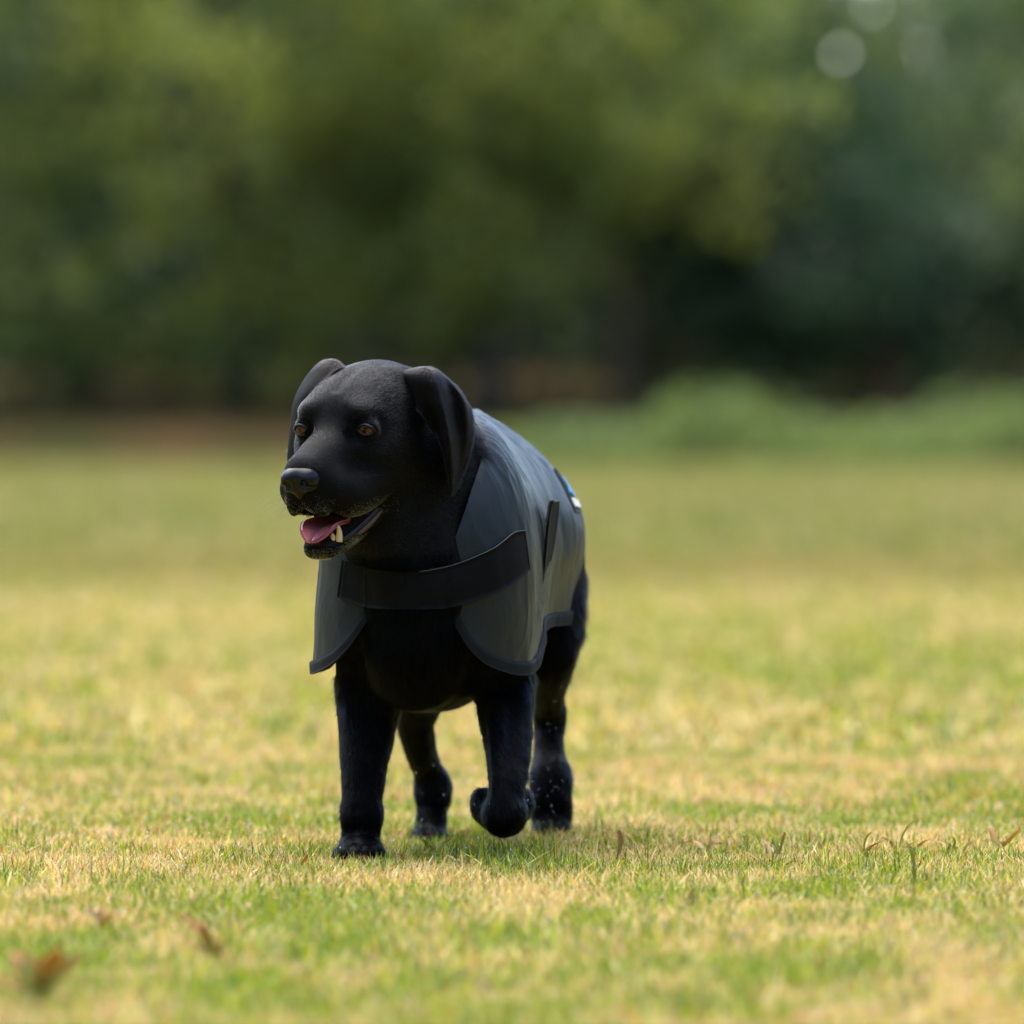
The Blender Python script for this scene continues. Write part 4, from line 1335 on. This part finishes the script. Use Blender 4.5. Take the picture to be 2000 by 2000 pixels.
    X = g.uniform(-34, 34, n_); Y = g.uniform(112, 124, n_); top = 6.5 + 2.5 * fbm(X * .3, X * 0, 5) - 1.0 * np.exp(-((X - 6.6) / 2.6) ** 2)
    Z = g.uniform(0, 1, n_) * top
    tn = g.random((n_, 1)); col = np.array((.028, .042, .024)) * (1 - tn) + np.array((.075, .10, .05)) * tn
    # two openings in the far foliage let the pale sky through
    k_ = (np.hypot(X - 6.65, Z - 5.6) > .68) & (np.hypot(X - 5.0, Z - 6.02) > .34)
    k_ |= g.random(n_) < .16
    X, Y, Z, col = X[k_], Y[k_], Z[k_], col[k_]
    v, f, c = leaf_cards(np.stack((X, Y, Z), 1), .62, g, col)
    o = mesh_obj('distant_woods', v, f, M_LEAF, smooth=False, cols=c)
    tag(o, 'dark mass of woods far behind the tree line', 'woods', kind='stuff')

    # woods added round the field, out of view, to block low sky light
    g = np.random.default_rng(6)
    n_ = 110000
    t = g.uniform(0, 1, n_); path = np.array([(-34, 118), (-40, 80), (-36, 30), (-30, -20), (-14, -42), (14, -42), (32, -20), (38, 30), (40, 80), (34, 118)], float)
    cp = catmull(path, 400); ix = (t * 399).astype(int)
    hgt_ = (15 + 5 * fbm(t * 40, t * 0, 12)) * np.where((t < .16) | (t > .84), .7, 1)
    z = g.uniform(0, 1, n_) * hgt_
    clm = fbm(t * 260, z * .7, 14, 2); wdt = g.normal(0, 1.6, (n_, 2)) * (.5 + clm)[:, None]
    P_ = np.column_stack((cp[ix] + wdt, z))
    tn = np.clip(g.random((n_, 1)) * .5 + (clm[:, None] - .3) * 1.2, 0, 1); col = np.array((.03, .05, .02)) * (1 - tn) + np.array((.10, .13, .05)) * tn
    v, f, c = leaf_cards(P_, .85, g, col)
    o = mesh_obj('added_side_woods', v, f, M_LEAF, smooth=False, cols=c)
    tag(o, 'unseen woods added to block low sky light, along the sides of the field and behind the camera', 'woods', kind='stuff')

    # weeds with reddish leaves standing out of the turf
    def weed(x, y, blades_, label, seed):
        g = np.random.default_rng(seed)
        for _ in range(4):
            blades_ = blades_ + [(g.uniform(-.032, .032), g.uniform(.008, .026), g.uniform(.002, .0065), ((.62, .24, .10), (.68, .40, .16), (.34, .44, .09), (.45, .50, .12))[g.integers(4)])]
        root = empty('weed', (x, y, 0)); tag(root, label, 'weed', 'reddish weeds in the turf')
        for (dx, dz, wd, colr) in blades_:
            t = np.linspace(0, 1, 9); b = g.normal(0, .02)
            bend = g.uniform(.9, 2.2)
            c_ = np.stack((dx * g.uniform(.6, 1.1) * t ** g.uniform(.8, 1.8) + .003 * np.sin(t * 5 + b * 99), b * t, dz * np.sin(t * bend) / max(math.sin(min(bend, 1.57)), .3)), 1)
            wv = wd * np.sin(np.clip(t * .92 + .10, 0, 1) * np.pi) ** .8
            rows = np.stack([c_ + np.array((.8, .6, 0)) * (q_ * wv)[:, None] * .5 + np.array((0, 0, .15)) * (abs(q_) * wv)[:, None] for q_ in (-1, 0, 1)], 1)
            v, f, _, _ = sheet_solid(rows, .0004)
            tt_ = np.concatenate((np.repeat(t, 3), np.repeat(t, 3)))[:, None]
            cc = np.array((.32, .36, .09)) * (1 - tt_) + np.array(colr) * tt_
            mesh_obj('leaf', v, f, M_GRASS, root, cols=cc)

    red = (.62, .24, .10); rb = (.68, .40, .16); pl = (.48, .24, .16); st = (.55, .42, .18); gn = (.34, .44, .09)
    def gp(u, v): d = CAM_H * FPX / (v - 790); return (u - 1000) * d / FPX, d - CAM_D
    WD = [((1205, 1672), [(.008, .040, .008, red), (-.004, .014, .004, rb), (.020, .014, .004, pl)], 'upright dark red leaf right of the dog'),
          ((1385, 1668), [(-.040, .020, .013, red), (.030, .018, .012, rb), (.05, .012, .008, pl)], 'broad reddish weed lying low right of the dog'),
          ((1340, 1705), [(-.040, .018, .005, pl), (-.03, .028, .003, gn)], 'purplish blade bent over the turf'),
          ((1518, 1680), [(-.026, .030, .007, pl), (.022, .042, .005, rb), (.0, .036, .003, gn)], 'weed with a forked pair of brown leaves'),
          ((1600, 1665), [(-.006, .032, .006, rb)], 'single orange brown leaf standing in the turf'),
          ((1760, 1670), [(-.05, .030, .007, pl), (.05, .026, .006, red), (.03, .05, .004, st)], 'tangled brown weed near the right side'),
          ((1955, 1668), [(-.025, .040, .010, red), (.030, .040, .010, rb), (.0, .022, .008, red)], 'reddish weed at the right edge'),
          ((590, 1700), [(.006, .026, .007, red), (-.012, .016, .004, rb)], 'small dark red leaf left of the front paw'),
          ((640, 1662), [(-.035, .014, .006, rb), (.025, .012, .006, rb)], 'orange brown weed behind the front paw'),
          ((850, 1672), [(-.030, .030, .008, gn), (.034, .030, .007, rb), (-.015, .022, .006, red)], 'weed with green and rust leaves between the legs'),
          ((905, 1700), [(-.035, .022, .006, pl), (.040, .020, .006, rb), (.0, .024, .004, st)], 'brownish weed under the lifted paw'),
          ((985, 1705), [(-.045, .014, .006, rb), (.045, .016, .005, pl)], 'flat brown weed before the hind paw'),
          ((415, 1885), [(-.045, .060, .016, red), (.022, .03, .010, rb), (-.05, .03, .012, rb), (-.02, .05, .012, red)], 'blurred red leaf in the foreground left'),
          ((75, 1962), [(-.050, .055, .030, red), (.05, .05, .028, rb), (-.015, .045, .030, gn), (.03, .06, .022, red), (-.07, .03, .024, red), (.0, .05, .026, rb)], 'blurred reddish weed in the lower left corner'),
          ((200, 1820), [(-.03, .032, .012, pl), (.03, .030, .012, rb), (.0, .03, .010, red)], 'small brown weed in the left foreground'),
          ((1795, 1730), [(-.045, .060, .004, st), (-.020, .055, .004, gn)], 'two long straw blades leaning left at the right'),
          ((1500, 1700), [(-.03, .030, .006, rb), (.04, .018, .006, red), (.01, .03, .004, st), (-.05, .012, .005, rb)], 'rusty tuft in the middle of the right-hand turf'),
          ((1690, 1675), [(-.03, .034, .007, rb), (.03, .03, .008, red), (-.055, .018, .006, pl), (.01, .04, .004, st)], 'rusty tangled tuft left of the straw blades'),
          ((1860, 1672), [(.04, .026, .007, rb), (-.03, .022, .006, red), (.0, .032, .005, gn)], 'low rusty tuft near the right edge'),
          ((800, 1690), [(.035, .022, .006, rb), (-.03, .018, .006, red), (.01, .028, .004, gn)], 'rusty tuft right of the planted paw'),
          ((1345, 1775), [(.004, .030, .004, pl), (-.006, .020, .004, pl)], 'short dark stubble blades in the turf')]
    for k, ((u, v), bl, lab) in enumerate(WD):
        x, y = gp(u, v + 8)
        weed(x, y, bl, lab, 900 + k)

    # dew on the blades, and drops thrown up by the hind feet
    g = np.random.default_rng(8)
    DV, DF = uv_sphere(6, 4)
    def drops(P_, r, name, label):
        V = (DV[None] * r[:, None, None] + P_[:, None]).reshape(-1, 3)
        f = (np.arange(len(P_))[:, None, None] * len(DV) + DF[None]).reshape(-1, 4)
        o = mesh_obj(name, V, f, M_WATER); tag(o, label, 'water drops', kind='stuff')
    M_WATER, nd_, lk_, p_, _o = principled('water', (1, 1, 1), 0.0, 0.5); p_.inputs['Transmission Weight'].default_value = 1.0; p_.inputs['IOR'].default_value = 1.33
    n_ = 2000; dd = g.uniform(8.6, 13.5, n_); x = g.uniform(-1, 1, n_) * (dd * .0606 + .3)
    drops(np.stack((x, dd - CAM_D, g.uniform(.012, .034, n_)), 1), g.uniform(.0004, .0011, n_), 'dew_drops', 'tiny dew drops sparkling on the blades of grass')
    pts_ = []
    for (u0, u1, v0, v1, y, n_) in ((1040, 1110, 1310, 1430, .50, 16), (1035, 1120, 1480, 1640, .50, 34), (805, 880, 1490, 1640, .46, 20), (925, 1035, 1540, 1625, -.09, 6)):
        for _ in range(n_): pts_.append(W(g.uniform(u0, u1), g.uniform(v0, v1), y + g.uniform(-.03, .0)))
    pts_ = np.array(pts_)
    drops(pts_, .0003 + .0006 * g.random(len(pts_)) ** 2.5, 'spray_drops', 'fine drops of water thrown up around the dog\'s feet')

print('body verts', len(BV), 'faces', len(BF), 'coat', len(cV))
